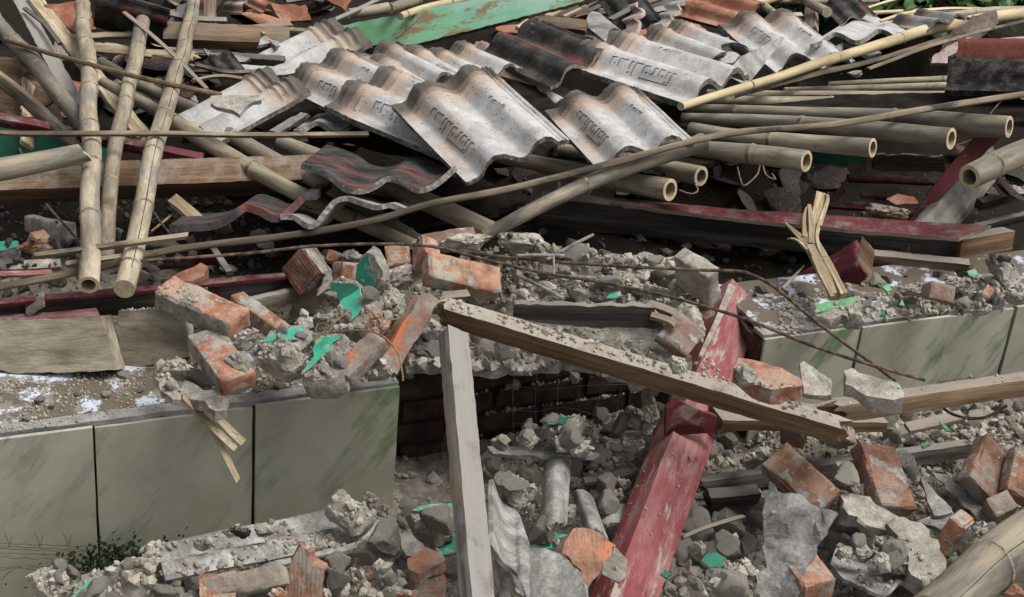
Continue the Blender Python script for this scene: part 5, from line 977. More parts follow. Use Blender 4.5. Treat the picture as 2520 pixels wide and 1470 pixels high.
cbox('brick', 'pinkish brick under the end of the long beam, right one', (2062, 1112), (2110, 1094), (2000, 1080), (2062, 1078), .06, 'brick_dusty')
cbox('brick', 'grey-coated brick stub near the right edge above the split bamboo', (2452, 1272), (2510, 1248), (2470, 1228), (2455, 1306), .16, 'brick_dusty')
rock('mortar lump stuck behind the bright orange brick', 2408, 1330, 80, 96, .16, 'mortar_light', rot=-30)
rock('orange brick lump behind the thick split bamboo at the bottom right', 2340, 1420, 60, 36, .12, 'brick')
rock('orange brick chunk in the bottom right corner', 2490, 1460, 70, 50, .12, 'brick_bright')
slab('mortar_slab', 'long pale mortar slab lying down to the bottom right bamboo', [(2182, 1290), (2215, 1275), (2262, 1282), (2300, 1335), (2345, 1420), (2338, 1440), (2310, 1456), (2262, 1450), (2238, 1400), (2236, 1362), (2200, 1322)], .22, 0, .08, .04, 'mortar_light', cat='mortar slab', jit=.006, face_rough=.008)
slab('mortar_slab', 'mortar slab sloping from the striated bricks to the long pale one', [(2063, 1225), (2082, 1208), (2115, 1214), (2160, 1240), (2228, 1282), (2222, 1310), (2190, 1300), (2130, 1285), (2090, 1258)], .2, 0, .1, .04, 'mortar_light', cat='mortar slab', jit=.006, face_rough=.008)
slab('asbestos_shard', 'large grey curled asbestos shard standing on the right slope', [(1889, 1185), (1900, 1192), (1912, 1213), (1945, 1216), (1972, 1217), (1995, 1235), (2019, 1253), (2062, 1257), (2055, 1275), (2039, 1297), (2012, 1347), (1989, 1397), (1966, 1480), (1862, 1480), (1859, 1417), (1886, 1397), (1879, 1313), (1882, 1240)], .26, .02, .03, .009, 'asbestos', 'asbestos', cat='asbestos sheet', jit=.003, face_rough=.016, step=.012)
ribbon('asbestos_sheet', 'curved asbestos sheet full of grit at the bottom right', [(2040, 1392, .14), (2080, 1428, .16), (2130, 1452, .18), (2175, 1465, .18), (2215, 1435, .17), (2260, 1452, .17), (2330, 1490, .17)], (40, -90, -.12), .007, 'asbestos', 'asbestos', cat='asbestos sheet', jag=(.05, .1), crumple=.004)
AS_ = 'broken asbestos strips on the right slope'
for pl, lb in [([(2265, 1172), (2280, 1185), (2350, 1262), (2300, 1270), (2278, 1215)], 'pointed asbestos strip right of the tall striated brick'), ([(2300, 1160), (2330, 1168), (2420, 1250), (2455, 1300), (2420, 1290), (2340, 1215)], 'asbestos strip with grit, under the pair of striated bricks'), ([(2352, 1192), (2372, 1200), (2470, 1262), (2462, 1280), (2400, 1250)], 'thin asbestos strip below the left brick of the pair'), ([(2255, 1282), (2300, 1262), (2345, 1262), (2330, 1290), (2318, 1306)], 'white asbestos flap left of the bright orange brick'), ([(2405, 1300), (2440, 1298), (2480, 1320), (2440, 1350), (2400, 1330)], 'white asbestos flap right of the bright orange brick')]:
    slab('asbestos_strip', lb, pl, .1, 0, .1, .007, 'asbestos', 'asbestos', cat='asbestos sheet', group=AS_, face_rough=.004)
# --- breach: plate, ridge pieces, rubble
slab('asbestos_strip', 'thin level plate carrying rubble in the breach', [(1205, 1098), (1300, 1100), (1380, 1098), (1470, 1118), (1440, 1126), (1395, 1118), (1330, 1122), (1215, 1118)], .16, 0, .16, .007, 'asbestos', 'asbestos', cat='asbestos sheet')
gchunk('thick plaster block with a teal top perched on the plate rubble', [(1335, 1036), (1345, 1024), (1420, 1020), (1434, 1030), (1430, 1050), (1400, 1062), (1345, 1058)], [(1340, 1033), (1350, 1026), (1418, 1024), (1400, 1040), (1350, 1042)], .16, 0, .1, .02, 'green_dark')
for a in [('small grey brick-like block at the left end of the plate', 1230, 1098, 44, 28, .18, 'mortar', 0), ('round tan lump of earth on the plate', 1300, 1084, 60, 46, .2, 'mortar', 0), ('grey lump behind the round tan one on the plate', 1308, 1056, 44, 26, .14, 'mortar', 0), ('big grey stone under the teal-topped block', 1405, 1078, 66, 50, .14, 'mortar', 0),
          ('white lump near the middle of the plate', 1380, 1096, 40, 44, .2, 'mortar_light', 0), ('pale crumbly lump at the right end of the plate', 1430, 1108, 66, 36, .2, 'mortar_light', 0),
          ('upright grey stone left of the red post, above the rubble', 1598, 995, 44, 110, .0, 'mortar', 8), ('flat slanting stone right of the wire mesh', 1560, 1040, 62, 24, .04, 'mortar_light', -20), ('grey block on the rubble left of the red post', 1590, 1055, 44, 44, .06, 'mortar_light', 0), ('large sloping grey stone left of the red post', 1545, 1100, 90, 56, .06, 'mortar', 15), ('pale lump above the sloping stone by the post', 1540, 1068, 50, 34, .04, 'mortar_light', 0),
          ('pinkish mortar block broken off, left of the ridge piece', 1268, 1210, 110, 70, .2, 'mortar_light', -35), ('dark crumbly lump under the pinkish block', 1310, 1280, 60, 80, .16, 'mortar', 0), ('light lump lying by the plank left of the red post', 1505, 1215, 66, 46, .12, 'mortar_light', 0), ('brown lump on the plank left of the red post', 1535, 1192, 44, 34, .1, 'mortar', 0),
          ('grey lump lying on the ridge piece', 1405, 1258, 44, 34, .18, 'mortar_light', 0), ('grey lump in the corner of the small curved piece', 1500, 1262, 56, 40, .12, 'mortar_light', 0)]:
    rock(a[0], a[1], a[2], a[3], a[4], a[5], a[6], rot=a[7])
ribbon('ridge_piece', 'dusty half-round ridge piece standing below the plate', [(1338, 1134, .14), (1350, 1128, .17), (1371, 1126, .19), (1392, 1128, .17), (1405, 1134, .14)], (-10, 170, .12), .008, 'asbestos', 'asbestos', cat='ridge piece', jag=(0, .1))
ribbon('ridge_piece', 'curved grey piece right of the standing ridge piece', [(1405, 1214, .14), (1420, 1205, .17), (1440, 1207, .17), (1460, 1225, .14)], (40, 110, .1), .008, 'asbestos', 'asbestos', cat='ridge piece', jag=(0, .15))
ribbon('ridge_piece', 'small curved grey piece tucked against the red post', [(1478, 1245, .1), (1505, 1240, .13), (1540, 1240, .12)], (-10, 50, .03), .008, 'asbestos', 'asbestos', cat='ridge piece', jag=(0, .1))
ribbon('asbestos_sheet', 'hollow grey asbestos trough at the bottom, left half', [(1212, 1180, .26), (1235, 1225, .2), (1262, 1248, .2), (1280, 1275, .24), (1303, 1340, .3)], (0, 160, .22), .008, 'asbestos', 'asbestos', cat='asbestos sheet', crumple=.003)
slab('asbestos_sheet', 'broad grey asbestos sheet at the bottom beside the green flake', [(1300, 1352), (1340, 1350), (1383, 1357), (1400, 1375), (1427, 1403), (1440, 1440), (1450, 1490), (1300, 1490), (1250, 1400), (1262, 1340)], .3, .03, .06, .008, 'asbestos', 'asbestos', cat='asbestos sheet', jit=.003, face_rough=.014)
slab('asbestos_strip', 'thin blade-like asbestos edge beside the tall grey post', [(1216, 1322), (1224, 1330), (1262, 1490), (1236, 1490)], .32, 0, .05, .008, 'asbestos', 'asbestos', cat='asbestos sheet')
slab('plaster_chunk', 'plaster flake painted green beside the bottom asbestos sheet', [(1302, 1350), (1333, 1311), (1345, 1307), (1398, 1318), (1384, 1356)], .24, 0, .04, .02, 'green_paint', 'mortar_light', cat='plaster chunk')
slab('brick', 'ridged orange brick half hidden at the foot of the red post', [(1410, 1298), (1430, 1300), (1477, 1307), (1513, 1340), (1510, 1358), (1493, 1382), (1460, 1430), (1442, 1462), (1427, 1404), (1383, 1357)], .3, -.03, .04, .055, 'brick_dull', 'brick', cat='brick')
slab('asbestos_strip', 'rounded grey shard leaning on the foot of the red post', [(1513, 1343), (1535, 1370), (1547, 1403), (1540, 1425), (1527, 1435), (1480, 1412), (1492, 1385)], .36, 0, .03, .008, 'mortar', 'asbestos', cat='asbestos sheet')
# --- bottom left
ribbon('asbestos_sheet', 'corrugated asbestos sheet lying at the foot of the tiled wall, grit in its valleys', [(340, 1354, .24), (352, 1345, .25), (362, 1356, .25), (368, 1378, .24), (380, 1398, .24), (392, 1384, .27), (400, 1400, .28), (408, 1428, .27)], (560, -112, -.14), .007, 'asbestos', 'asbestos', cat='asbestos sheet', jag=(.0, .06), crumple=.003)
slab('asbestos_sheet', 'flat front flange of the corrugated sheet, tilted down in shade', [(640, 1390), (760, 1362), (960, 1318), (985, 1312), (965, 1332), (763, 1372), (650, 1400)], .22, 0, .1, .008, 'asbestos', 'asbestos', cat='asbestos sheet')
slab('asbestos_strip', 'light curled flap at the right end of the corrugated sheet', [(980, 1310), (1000, 1312), (1043, 1342), (1038, 1366), (1000, 1368), (990, 1345)], .26, .02, .06, .008, 'mortar_light', 'asbestos', cat='asbestos sheet')
cbox('mortar_block', 'squarish mortar block on the corrugated sheet at the wall foot', (870, 1315), (792, 1248), (918, 1268), (872, 1330), .24, 'mortar_light', cat='mortar block', chips=1.2, rough=.005)
MCB = cbox('brick', 'mortar-covered brick at the bottom with a bare red left end', (497, 1478), (708, 1440), (488, 1424), (500, 1490), .24, 'brick_dusty')
slab('bare_end', None, [(487, 1420), (530, 1412), (577, 1404), (580, 1440), (575, 1480), (495, 1480)], .27, 0, .03, .02, 'brick', 'brick', parent=MCB)
slab('brick', 'eroded stepped orange brick standing at the bottom edge', [(730, 1350), (748, 1350), (757, 1362), (768, 1395), (793, 1400), (797, 1490), (695, 1490), (703, 1420), (712, 1400), (718, 1370)], .32, 0, .0, .05, 'brick_dull', 'brick', cat='brick', jit=.004, face_rough=.004)
CDB = cbox('brick', 'cracked dark brick standing on end near the tall post', (1020, 1420), (1022, 1500), (1000, 1376), (1098, 1418), .26, 'brick_dull')
slab('dusty_top', None, [(1000, 1378), (1053, 1347), (1093, 1367), (1100, 1380), (1030, 1412), (1008, 1400)], .29, 0, .12, .02, 'brick_dusty', 'brick_dull', parent=CDB)
rock('orange brick lump at the bottom edge left of the stepped brick', 682, 1462, 50, 34, .28, 'brick_bright')
gchunk('plaster lump with a flat green top left of the tall post', [(1012, 1262), (1025, 1248), (1060, 1241), (1112, 1239), (1114, 1285), (1080, 1298), (1035, 1298), (1018, 1285)], [(1010, 1257), (1030, 1247), (1060, 1241), (1112, 1238), (1110, 1248), (1060, 1258)], .18, 0, .1, .04)
gchunk('green plaster sheet behind the cracked dark brick', [(1030, 1360), (1050, 1330), (1080, 1316), (1125, 1306), (1125, 1370), (1080, 1372)], [(1040, 1362), (1055, 1332), (1085, 1318), (1122, 1312), (1122, 1360), (1085, 1368)], .1, 0, .1, .03)
slab('plaster_chunk', 'mossy dark plaster slab leaning at the foot of the tiled wall', [(180, 1418), (250, 1400), (360, 1366), (385, 1400), (395, 1445), (420, 1490), (180, 1490), (175, 1450)], .24, 0, .02, .04, 'mortar', cat='plaster chunk', jit=.006, face_rough=.014)
gchunk('plaster piece with a slanting green strip at the bottom left', [(165, 1482), (190, 1440), (232, 1415), (258, 1425), (240, 1460), (215, 1492)], [(165, 1484), (200, 1446), (232, 1416), (229, 1432), (190, 1484)], .3, 0, .06, .03)
rock('big pale rounded mortar lump at the bottom left', 125, 1440, 120, 96, .26, 'mortar_light', rot=10)
slab('green_chip', 'green flake peeping out under the corrugated sheet', [(386, 1416), (410, 1420), (428, 1434), (403, 1447), (390, 1436)], .2, 0, .05, .006, 'green_paint', 'mortar', cat='paint chip')
slab('plaster_chunk', 'thin grey plate under the corrugated sheet, next to the red brick end', [(440, 1465), (470, 1458), (492, 1462), (492, 1480), (450, 1478)], .22, 0, .1, .015, 'mortar', cat='plaster chunk')
rock('long rough mortar piece leaning right of the stepped brick', 930, 1362, 140, 60, .2, 'mortar_light', rot=30)
for a in [(818, 1405, 52, 44), (870, 1432, 66, 60), (945, 1410, 60, 66), (845, 1455, 40, 50), (905, 1462, 60, 44), (965, 1450, 56, 56), (835, 1430, 30, 24), (990, 1420, 30, 40), (800, 1460, 30, 30), (930, 1470, 40, 30)]:
    rock('grey mortar lump in the loose bottom heap between the stepped and cracked bricks', a[0], a[1], a[2], a[3], .22 + .04 * rnd.random(), 'mortar_light', rot=rnd.uniform(-40, 40), group='mortar lumps between two bricks at the bottom')
rock('orange-sided brick scrap in the bottom heap of lumps', 905, 1420, 50, 40, .2, 'brick', rot=20)
rock('pink brick scrap at the bottom left of the cracked brick', 1000, 1468, 60, 36, .28, 'brick', rot=20)
rock('grey mortar block standing behind the squarish block by the wall', 912, 1240, 46, 56, .16, 'mortar', rot=0)
rock('brown lump of earth on the corrugated sheet, left', 500, 1340, 50, 34, .28, 'mortar')
rock('dark lump of earth on the corrugated sheet, right', 590, 1310, 56, 36, .27, 'wood_dark')
rock('brown wet mortar lump right of the dark earth lump', 650, 1308, 50, 30, .26, 'wood_olive')
rock('grey block near the right end of the corrugated sheet', 820, 1350, 60, 30, .2, 'mortar')
# right slope stones
for lb, u, v, a, b, l, mm in [('pale mortar lump on top of the bottom sheet, left one', 2080, 1360, 46, 40, .2, 'mortar_light'), ('pale mortar lump on top of the bottom sheet, middle one', 2125, 1362, 56, 46, .2, 'mortar_light'), ('hollow-topped mortar lump on the bottom sheet', 2160, 1385, 62, 54, .22, 'mortar_light'), ('grey mortar lump against the long pale slab', 2212, 1390, 50, 66, .18, 'mortar'), ('grey mortar lump above the bottom sheet beside the slab', 2175, 1340, 60, 50, .16, 'mortar'),
                             ('dark stone between the two striated bricks', 2075, 1182, 44, 54, .16, 'mortar'), ('grey mortar lump under the tall striated brick', 2105, 1205, 60, 40, .14, 'mortar'), ('pale mortar lump left of the left striated brick', 1875, 1112, 38, 34, .12, 'mortar_light'), ('mortar lump behind the grey asbestos shard', 1850, 1135, 60, 44, .08, 'mortar'),
                             ('big pale mortar block right of the foot of the red post', 1795, 1425, 92, 70, .2, 'mortar_light'), ('mortar lump with flat side at the bottom, right of the post', 1780, 1462, 50, 30, .26, 'mortar_light'), ('brown mortar lump on the rubble right of the red post', 1800, 1350, 44, 40, .14, 'mortar'), ('mortar lump lying above the green flake right of the post', 1715, 1355, 46, 44, .14, 'mortar_light'),
                             ('curved pale plaster piece at the bottom right of the red post', 1715, 1450, 44, 56, .26, 'mortar_light'), ('grey mortar lump near the bottom, left of the asbestos shard', 1835, 1400, 44, 60, .16, 'mortar'), ('mortar lump at the right edge above the bamboo', 2440, 1310, 44, 36, .14, 'mortar_light')]:
    rock(lb, u, v, a, b, l, mm, rot=rnd.uniform(-30, 30))
slab('green_chip', 'large green paint flake on the rubble right of the red post', [(1725, 1382), (1740, 1362), (1760, 1358), (1786, 1376), (1775, 1392), (1745, 1396)], .2, 0, .08, .006, 'green_dark', 'mortar', cat='paint chip')
slab('green_chip', 'forked green flake above the large one on the rubble', [(1788, 1308), (1798, 1320), (1820, 1326), (1800, 1332), (1785, 1330)], .16, 0, .1, .004, 'green_paint', cat='paint chip')
slab('green_chip', 'green flake at the foot of the rubble beside the red post', [(1626, 1415), (1640, 1400), (1652, 1415), (1640, 1426)], .2, 0, .1, .004, 'green_dark', cat='paint chip')
slab('green_chip', 'green flake on the gravel of the upper right slope', [(2312, 1040), (2330, 1050), (2340, 1062), (2328, 1060)], .12, 0, .1, .004, 'green_light', cat='paint chip')
slab('green_chip', 'small pale green flake on the gravel right of the tall brick', [(2262, 1094), (2285, 1086), (2288, 1094), (2270, 1098)], .1, 0, .12, .004, 'green_light', cat='paint chip')
slab('brick', 'bright orange brick lying along the long beam near its lower end', [(1808, 905), (1822, 880), (1850, 885), (1920, 905), (1980, 935), (1975, 950), (1900, 958), (1850, 945)], .32, 0, .12, .03, 'brick_bright', 'brick', cat='brick')
rock('dark mortar lump on the orange brick of the long beam', 1837, 925, 54, 54, .4, 'mortar')
slab('mortar_slab', 'pale square mortar piece where the two long beams meet', [(1970, 892), (1980, 887), (2020, 912), (2045, 930), (2050, 968), (2035, 972), (1978, 965)], .32, 0, .04, .02, 'mortar_light', cat='mortar piece', face_rough=.006)
slab('mortar_slab', 'pale mortar piece lying on the tan beam', [(2078, 920), (2095, 910), (2150, 925), (2210, 945), (2228, 965), (2222, 985), (2170, 985), (2085, 945)], .3, 0, .1, .03, 'mortar_light', cat='mortar piece', face_rough=.008)
rock('mortar lump halfway down the long beam', 1668, 898, 46, 48, .38, 'mortar_light')
rock('small round stone on the long beam', 1548, 845, 24, 20, .36, 'mortar_light')
slab('wall_top_slab', 'ragged slab of wall top overhanging the dark breach, rubble piled on it', [(1000, 895), (1165, 908), (1240, 900), (1300, 912), (1345, 890), (1420, 895), (1520, 925), (1620, 935), (1700, 900), (1700, 830), (1400, 800), (1050, 800)], -.02, 0, .165, .02, 'mortar', cat='slab', jit=.006, face_rough=.01)
# --- wire mesh in the breach
V = []; F = []
def wire(pts, r=.9):
    P = [PW(u, v, -.12) for u, v in pts]; path = catmull(P, max(6, len(P) * 5)); a, b = tube(path, [r * 3.1 / FPX] * len(path), 5); o = len(V); V.extend(a); F.extend([tuple(q + o for q in f) for f in b])
for u in (1262, 1318, 1372, 1425): wire([(u + 4, 900), (u, 980), (u + 2, 1060)])
for u in (1470, 1520, 1545): wire([(u + 18, 905), (u + 4, 980), (u - 12, 1060), (u - 16, 1120)])
wire([(1262, 1008), (1318, 1013), (1372, 1004), (1425, 1010), (1480, 1026), (1525, 1022), (1560, 992)]); wire([(1262, 1040), (1330, 1050), (1425, 1060), (1500, 1072), (1545, 1060)]); wire([(1262, 950), (1340, 958), (1430, 950), (1540, 946)])
tag(wobj('wire_mesh', V, F, M['wire']), 'torn wire mesh hanging in the dark breach', 'wire mesh')
V = []; F = []
for k in range(16):
    a = rnd.uniform(0, 6.28); wire([(1088 + 10 * math.cos(a), 1150 + 12 * math.sin(a)), (1080 + rnd.uniform(-70, 26), 1190 + rnd.uniform(-20, 30)), (1070 + rnd.uniform(-90, 40), 1210 + rnd.uniform(0, 34))], .6)
for k in range(5): wire([(1088, 1150), (1100 + rnd.uniform(-8, 14), 1080), (1108 + rnd.uniform(-10, 10), 1000)], .6)
tag(wobj('wire_tangle', V, F, M['wire']), 'tangle of fine wire left of the tall grey post', 'wire')
# chicken wire at the wall foot, bottom left
V = []; F = []
def wire2(pts, r=1.0):
    P = [PW(u, v, .03) for u, v in pts]; path = catmull(P, len(P) * 5); a, b = tube(path, [r * 2.9 / FPX] * len(path), 5); o = len(V); V.extend(a); F.extend([tuple(q + o for q in f) for f in b])
for i, v0 in enumerate((1336, 1342, 1349, 1358, 1372, 1390)):
    wire2([(-10 + 24 * k, v0 + 2 + (k % 2) * (5 if i > 3 else 1.5) * (1 if i % 2 else -1) + k * .9) for k in range(12)], .7)
for u in (20, 95, 165): wire2([(u - 10, 1312), (u, 1332), (u + 3, 1345), (u + 10, 1318)], .7)
wire2([(2, 1428), (30, 1404), (70, 1392), (120, 1398)], .7); wire2([(0, 1404), (40, 1398), (95, 1404)], .7)
tag(wobj('chicken_wire', V, F, M['rust']), 'bent chicken wire against the foot of the tiled wall', 'wire mesh')
def weed():
    root = tag(wobj('weed', *tube([PW(285, 1392, .02), PW(284, 1370, .03), PW(290, 1352, .03)], [.002, .0015, .001], 6), M['weed']), 'small dark weed growing at the foot of the tiled wall', 'weed')
    r = random.Random(4); V = []; F = []; p0 = PW(285, 1380, .05)
    for i in range(800):
        c = p0 + WT * r.gauss(0, .055) + WN * r.uniform(-.03, .05) + Vector((0, 0, max(-.04, r.gauss(0, .014)))); L = .006 + .008 * r.random(); d = Vector((r.gauss(0, 1), r.gauss(0, 1), r.gauss(0, 1))).normalized(); s = d.orthogonal().normalized() * L * .35; b = len(V); V += [c, c + d * L * .5 + s, c + d * L, c + d * L * .5 - s]; F.append((b, b + 1, b + 2, b + 3))
    wobj('leaves', V, F, M['weed'], None, None, root)
weed()
# ================================================================ loose stones resting on whatever lies beneath
bpy.context.view_layer.update()
GRIT = [rock_mesh(100 + i, 1, .1, 8, 'grit', 'gravel') for i in range(10)]
GD = [([tuple(v.co) for v in me.vertices], [tuple(p.vertices) for p in me.polygons]) for me in GRIT]
def collect(names):
    V, F = [], []
    for o in bpy.data.objects:
        if o.type != 'MESH' or not any(o.name.startswith(n) for n in names): continue
        b = len(V); mw = o.matrix_world; V += [mw @ v.co for v in o.data.vertices]; F += [tuple(b + i for i in p.vertices) for p in o.data.polygons]
    return BVHTree.FromPolygons(V, F)
ALL = collect(['ground', 'timber', 'red_', 'wall_', 'ledge', 'mortar', 'brick', 'plaster', 'asbestos', 'rubble', 'ridge', 'concrete', 'roof_tile'])
LOW = collect(['ground', 'wall_', 'ledge', 'mortar_core', 'rubble', 'plaster', 'concrete'])
def inpoly(x, y, P):
    c = False; j = len(P) - 1
    for i in range(len(P)):
        if ((P[i][1] > y) != (P[j][1] > y)) and (x < (P[j][0] - P[i][0]) * (y - P[i][1]) / (P[j][1] - P[i][1]) + P[i][0]): c = not c
        j = i
    return c
BUF = {}
def grit(poly, n, smin, smax, mn='gravel', zs=.3, bvh=ALL, seed=1, up=.55, pw=4, clump=.0, surf=False):
    """drop n stones vertically onto the first surface under the footprint that the outline covers"""
    r = random.Random(seed * 77 + n); us = [p[0] for p in poly]; vs = [p[1] for p in poly]; V, F = BUF.setdefault(mn, ([], [])); k = 0; t = 0
    while k < n and t < n * 6:
        t += 1; bvh = ALL if surf else LOW; u, v = r.uniform(min(us), max(us)), r.uniform(min(vs), max(vs))
        if not inpoly(u, v, poly): continue
        if clump and nz((u / 60, v / 40, 0), 1, seed) < clump * (r.random() * 2 - 1): continue
        hit = bvh.ray_cast(CAM, ray(u, v).normalized(), 12)
        if hit[0] is None: continue
        h = bvh.ray_cast(hit[0] + Vector((r.uniform(-.01, .01), r.uniform(-.01, .01), .03)), Vector((0, 0, -1)), .5)
        if h[0] is None or h[1].z < up: continue
        s = smin + (smax - smin) * r.random() ** pw; gv, gf = GD[r.randrange(10)]; rot = Matrix.Rotation(r.random() * 6.28, 3, Vector((r.gauss(0, 1), r.gauss(0, 1), r.gauss(0, 1))).normalized()); sc = Vector((r.uniform(.7, 1.2), r.uniform(.7, 1.2), r.uniform(.6, 1)))
        b = len(V); c = h[0] + Vector((0, 0, s * zs))
        for q in gv: V.append(c + rot @ Vector((q[0] * s * sc.x, q[1] * s * sc.y, q[2] * s * sc.z)))
        F += [tuple(b + i for i in f) for f in gf]; k += 1
LEDL = [(-20, 935), (420, 905), (470, 985), (200, 1035), (-20, 1068)]; LEDR = [(1875, 735), (2150, 695), (2530, 690), (2530, 742), (2086, 805), (1885, 830)]
CREST = [(1050, 680), (1230, 600), (1700, 640), (1720, 760), (1600, 760), (1270, 752), (1100, 735)]
PILE = [(380, 800), (700, 690), (1060, 700), (1080, 760), (990, 935), (640, 960), (400, 930)]
BREACH = [(1165, 800), (1420, 870), (1640, 960), (1640, 1180), (1560, 1330), (1210, 1330), (1170, 1100)]
RIGHT = [(1760, 1060), (2000, 1050), (2120, 1060), (2250, 1010), (2530, 950), (2530, 1300), (2300, 1480), (1620, 1480), (1700, 1200)]
BOTL = [(-20, 1440), (340, 1350), (980, 1240), (1120, 1230), (1140, 1480), (-20, 1480)]
grit(LEDL, 2200, .0008, .0045, seed=1, clump=.5, pw=4); grit(LEDR, 900, .001, .010, seed=2, clump=.25, pw=4); grit([(2110, 735), (2530, 700), (2530, 742), (2086, 805)], 378, .002, .014, seed=31, pw=3)
grit(CREST, 630, .003, .017, seed=3); grit(PILE, 588, .002, .014, seed=4); grit(BREACH, 1092, .003, .018, seed=5); grit([(1000, 800), (1260, 790), (1640, 890), (1640, 935), (1165, 915), (1000, 900)], 1900, .003, .019, seed=6, pw=2.6)
grit(RIGHT, 2016, .003, .018, seed=7); grit(BOTL, 798, .003, .016, seed=8); grit([(2240, 1000), (2520, 960), (2520, 1060), (2330, 1090), (2130, 1110), (2130, 1060)], 546, .004, .018, seed=9)
grit([(1640, 1280), (1880, 1260), (1880, 1480), (1620, 1480)], 378, .004, .022, seed=10)
grit([(1085, 715), (1260, 755), (1727, 885), (2100, 1040), (2118, 1068), (1627, 915), (1260, 800), (1085, 755)], 1500, .0014, .008, seed=11, pw=3, surf=True, clump=.5)
grit([(2050, 970), (2520, 905), (2520, 940), (2060, 1003)], 50, .0015, .005, seed=12, surf=True)
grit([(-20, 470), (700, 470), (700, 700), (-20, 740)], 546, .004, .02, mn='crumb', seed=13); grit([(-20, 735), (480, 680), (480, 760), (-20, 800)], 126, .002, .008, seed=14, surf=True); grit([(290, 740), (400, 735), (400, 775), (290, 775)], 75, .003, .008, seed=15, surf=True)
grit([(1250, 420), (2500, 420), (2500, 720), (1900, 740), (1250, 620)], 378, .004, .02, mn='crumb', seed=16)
grit([(300, 60), (2520, 60), (2520, 320), (300, 320)], 420, .0008, .005, seed=17, pw=4)
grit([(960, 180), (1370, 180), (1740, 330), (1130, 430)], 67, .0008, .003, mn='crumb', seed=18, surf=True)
grit([(340, 1330), (980, 1200), (980, 1320), (400, 1430)], 546, .002, .012, seed=19, surf=True, clump=.3)
grit([(1480, 1100), (1760, 1080), (1620, 1470), (1450, 1470)], 109, .001, .005, seed=20, surf=True)
grit([(2040, 1370), (2260, 1330), (2330, 1490), (2100, 1460)], 147, .002, .009, seed=21, surf=True)
for i, (pl, n) in enumerate([(RIGHT, 5200), (BOTL, 2400), (BREACH, 2400), (CREST, 1500), (PILE, 1200)]): grit(pl, n, .0012, .0065, seed=40 + i, pw=2.2)
for mn, (V, F) in BUF.items():
    tag(mkobj('gravel' if mn == 'gravel' else 'crumbs', mkmesh('gravel', V, F, M[mn], smooth=False), Matrix.Identity(4)), kind='stuff')
# medium lumps, one object each
MED = [(rock_mesh(300 + i, 3, .10, 8, 'mortar_lump', 'mortar_light' if i % 3 == 0 else 'mortar')) for i in range(9)]
BRK = [(rock_mesh(340 + i, 3, .07, 8, 'brick_bit', 'brick')) for i in range(3)]
def lumps(poly, n, smin, smax, label, group, seed, lib=MED, name='mortar_lump', cat='mortar lump'):
    r = random.Random(seed); us = [p[0] for p in poly]; vs = [p[1] for p in poly]; k = 0; t = 0
    while k < n and t < n * 12:
        t += 1; u, v = r.uniform(min(us), max(us)), r.uniform(min(vs), max(vs))
        if not inpoly(u, v, poly): continue
        hit = ALL.ray_cast(CAM, ray(u, v).normalized(), 12); hl = LOW.ray_cast(CAM, ray(u, v).normalized(), 12)
        if hit[0] is None or hl[0] is None or (hit[0] - hl[0]).length > .05: continue
        h = LOW.ray_cast(hit[0] + Vector((0, 0, .03)), Vector((0, 0, -1)), .5)
        if h[0] is None or h[1].z < .6: continue
        s = smin + (smax - smin) * r.random() ** 1.6; me = lib[r.randrange(len(lib))]
        Mx = Matrix.Translation(h[0] + Vector((0, 0, s * .45))) @ Matrix.Rotation(r.random() * 6.28, 4, Vector((r.gauss(0, 1), r.gauss(0, 1), r.gauss(0, 1))).normalized()) @ Matrix.Diagonal((s * r.uniform(.8, 1.3), s * r.uniform(.7, 1.1), s * r.uniform(.6, .9), 1))
        o = mkobj(name, me, Mx); tag(o, label, cat, group); k += 1
lumps([(1010, 800), (1300, 815), (1600, 900), (1165, 905), (1010, 895)], 26, .012, .026, 'small mortar lump on the ragged slab over the breach', 'mortar lumps over the breach', 21)
lumps(CREST, 22, .012, .028, 'small mortar lump among the steel rods on the rubble crest', 'mortar lumps on the crest', 1)
lumps(BREACH, 34, .012, .03, 'small mortar lump in the shady breach between wall and red post', 'mortar lumps in the breach', 2)
lumps(RIGHT, 62, .012, .032, 'small mortar lump on the rubble slope right of the red post', 'mortar lumps on the right slope', 3)
lumps(BOTL, 24, .012, .026, 'small mortar lump at the foot of the tiled wall', 'mortar lumps at the wall foot', 4)
BIG = [rock_mesh(360 + i, 4, .07, 7, 'mortar_chunk', 'mortar_light' if i % 2 else 'mortar') for i in range(6)]
lumps([(1640, 1250), (1880, 1250), (1880, 1470), (1640, 1470)], 12, .03, .05, 'angular mortar chunk in the rubble between red post and asbestos shard', 'mortar chunks right of the red post', 31, BIG, 'mortar_chunk', 'mortar chunk')
lumps([(1180, 1130), (1560, 1100), (1500, 1330), (1200, 1330)], 10, .025, .042, 'angular mortar chunk on the floor of the breach', 'mortar chunks in the breach', 32, BIG, 'mortar_chunk', 'mortar chunk')
lumps([(440, 1430), (1120, 1260), (1120, 1470), (440, 1470)], 12, .028, .045, 'angular mortar chunk in the heap along the bottom left', 'mortar chunks bottom left', 33, BIG, 'mortar_chunk', 'mortar chunk')
lumps([(2040, 1290), (2200, 1300), (2330, 1470), (2050, 1470)], 8, .025, .04, 'angular mortar chunk round the bottom right asbestos sheet', 'mortar chunks bottom right', 34, BIG, 'mortar_chunk', 'mortar chunk')
lumps(PILE, 14, .010, .02, 'small mortar lump between the bricks on the left ledge', 'mortar lumps in the brick pile', 5)
lumps([(2130, 700), (2530, 680), (2530, 742), (2130, 790)], 16, .010, .022, 'small mortar lump in the dust of the right ledge', 'mortar lumps on the right ledge', 6)
lumps([(-20, 520), (700, 560), (700, 690), (-20, 730)], 22, .015, .03, 'grey lump in the shade under the big brown beam', 'lumps under the brown beam', 7)
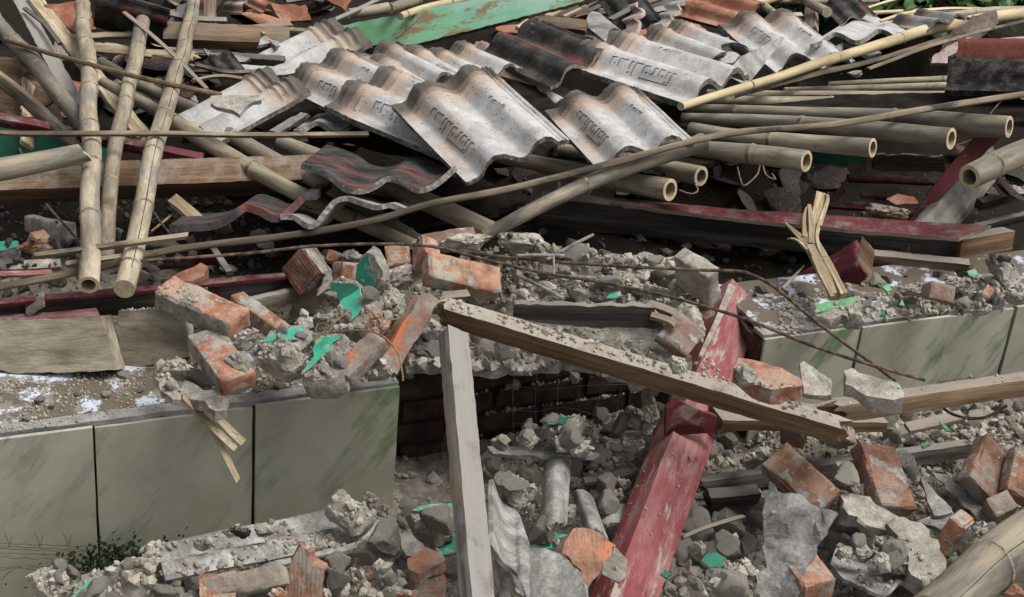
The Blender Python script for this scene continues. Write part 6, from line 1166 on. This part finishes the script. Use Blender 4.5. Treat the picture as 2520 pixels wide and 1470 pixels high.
lumps([(280, 500), (700, 540), (600, 680), (280, 660)], 5, .02, .032, 'orange brick bit in the shade under the big brown beam', 'brick bits under the brown beam', 8, BRK, 'brick_bit', 'brick bit')
lumps([(2130, 1010), (2520, 960), (2520, 1080), (2200, 1120)], 24, .012, .03, 'grey lump on the gravel bank below the tan beam', 'lumps on the upper right bank', 9)
lumps(LEDL, 8, .007, .014, 'small clod on the dusty left ledge', 'clods on the left ledge', 10)

# broken bits filling the gaps among the tiles and poles at the back, each resting on the heap
FR = []
for i in range(6):
    me = rock_mesh(500 + i, 2, .1, 7, 'tile_fragment', ('tile_grey', 'tile_pink', 'tile_black', 'tile_orange', 'tile_black', 'wood_dark')[i]); FR.append(me)
def shards(poly, n, smin, smax, label, group, seed, flat=.16, name='tile_fragment', cat='tile fragment', lib=FR, long=1.3, zo=.2):
    r = random.Random(seed); us = [p[0] for p in poly]; vs = [p[1] for p in poly]; k = 0; t = 0
    while k < n and t < n * 12:
        t += 1; u, v = r.uniform(min(us), max(us)), r.uniform(min(vs), max(vs))
        if not inpoly(u, v, poly): continue
        hit = LOW.ray_cast(CAM, ray(u, v).normalized(), 12); ha = ALL.ray_cast(CAM, ray(u, v).normalized(), 12)
        if hit[0] is None or (hit[0] - ha[0]).length > .2: continue
        s = smin + (smax - smin) * r.random(); me = lib[r.randrange(len(lib))]
        Mx = Matrix.Translation(hit[0] + Vector((0, 0, s * zo))) @ Matrix.Rotation(r.random() * 6.28, 4, 'Z') @ Matrix.Rotation(r.gauss(0, .45), 4, 'X') @ Matrix.Rotation(r.gauss(0, .35), 4, 'Y') @ Matrix.Diagonal((s * long, s * r.uniform(.6, 1), s * flat, 1))
        tag(mkobj(name, me, Mx), label, cat, group); k += 1
shards([(380, -10), (830, -10), (780, 60), (560, 180), (400, 240)], 34, .03, .085, 'broken tile fragment among the planks left of the highest lettered tile', 'tile fragments at the upper left', 1)
shards([(1250, -10), (2300, -10), (2150, 60), (1650, 180), (1250, 120)], 56, .025, .065, 'broken tile fragment on the far top of the heap', 'tile fragments at the far top', 2)
shards([(-10, 60), (400, 60), (560, 330), (-10, 400)], 26, .04, .09, 'dark fragment in the gaps behind the upright bamboo poles', 'fragments behind the upright poles', 3)
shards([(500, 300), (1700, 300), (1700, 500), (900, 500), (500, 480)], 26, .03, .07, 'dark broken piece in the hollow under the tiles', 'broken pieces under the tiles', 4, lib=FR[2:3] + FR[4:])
shards([(1700, 400), (2520, 400), (2520, 640), (1800, 640)], 30, .03, .08, 'dark broken piece in the hollow on the right', 'broken pieces in the right hollow', 5, lib=FR[2:3] + FR[4:])
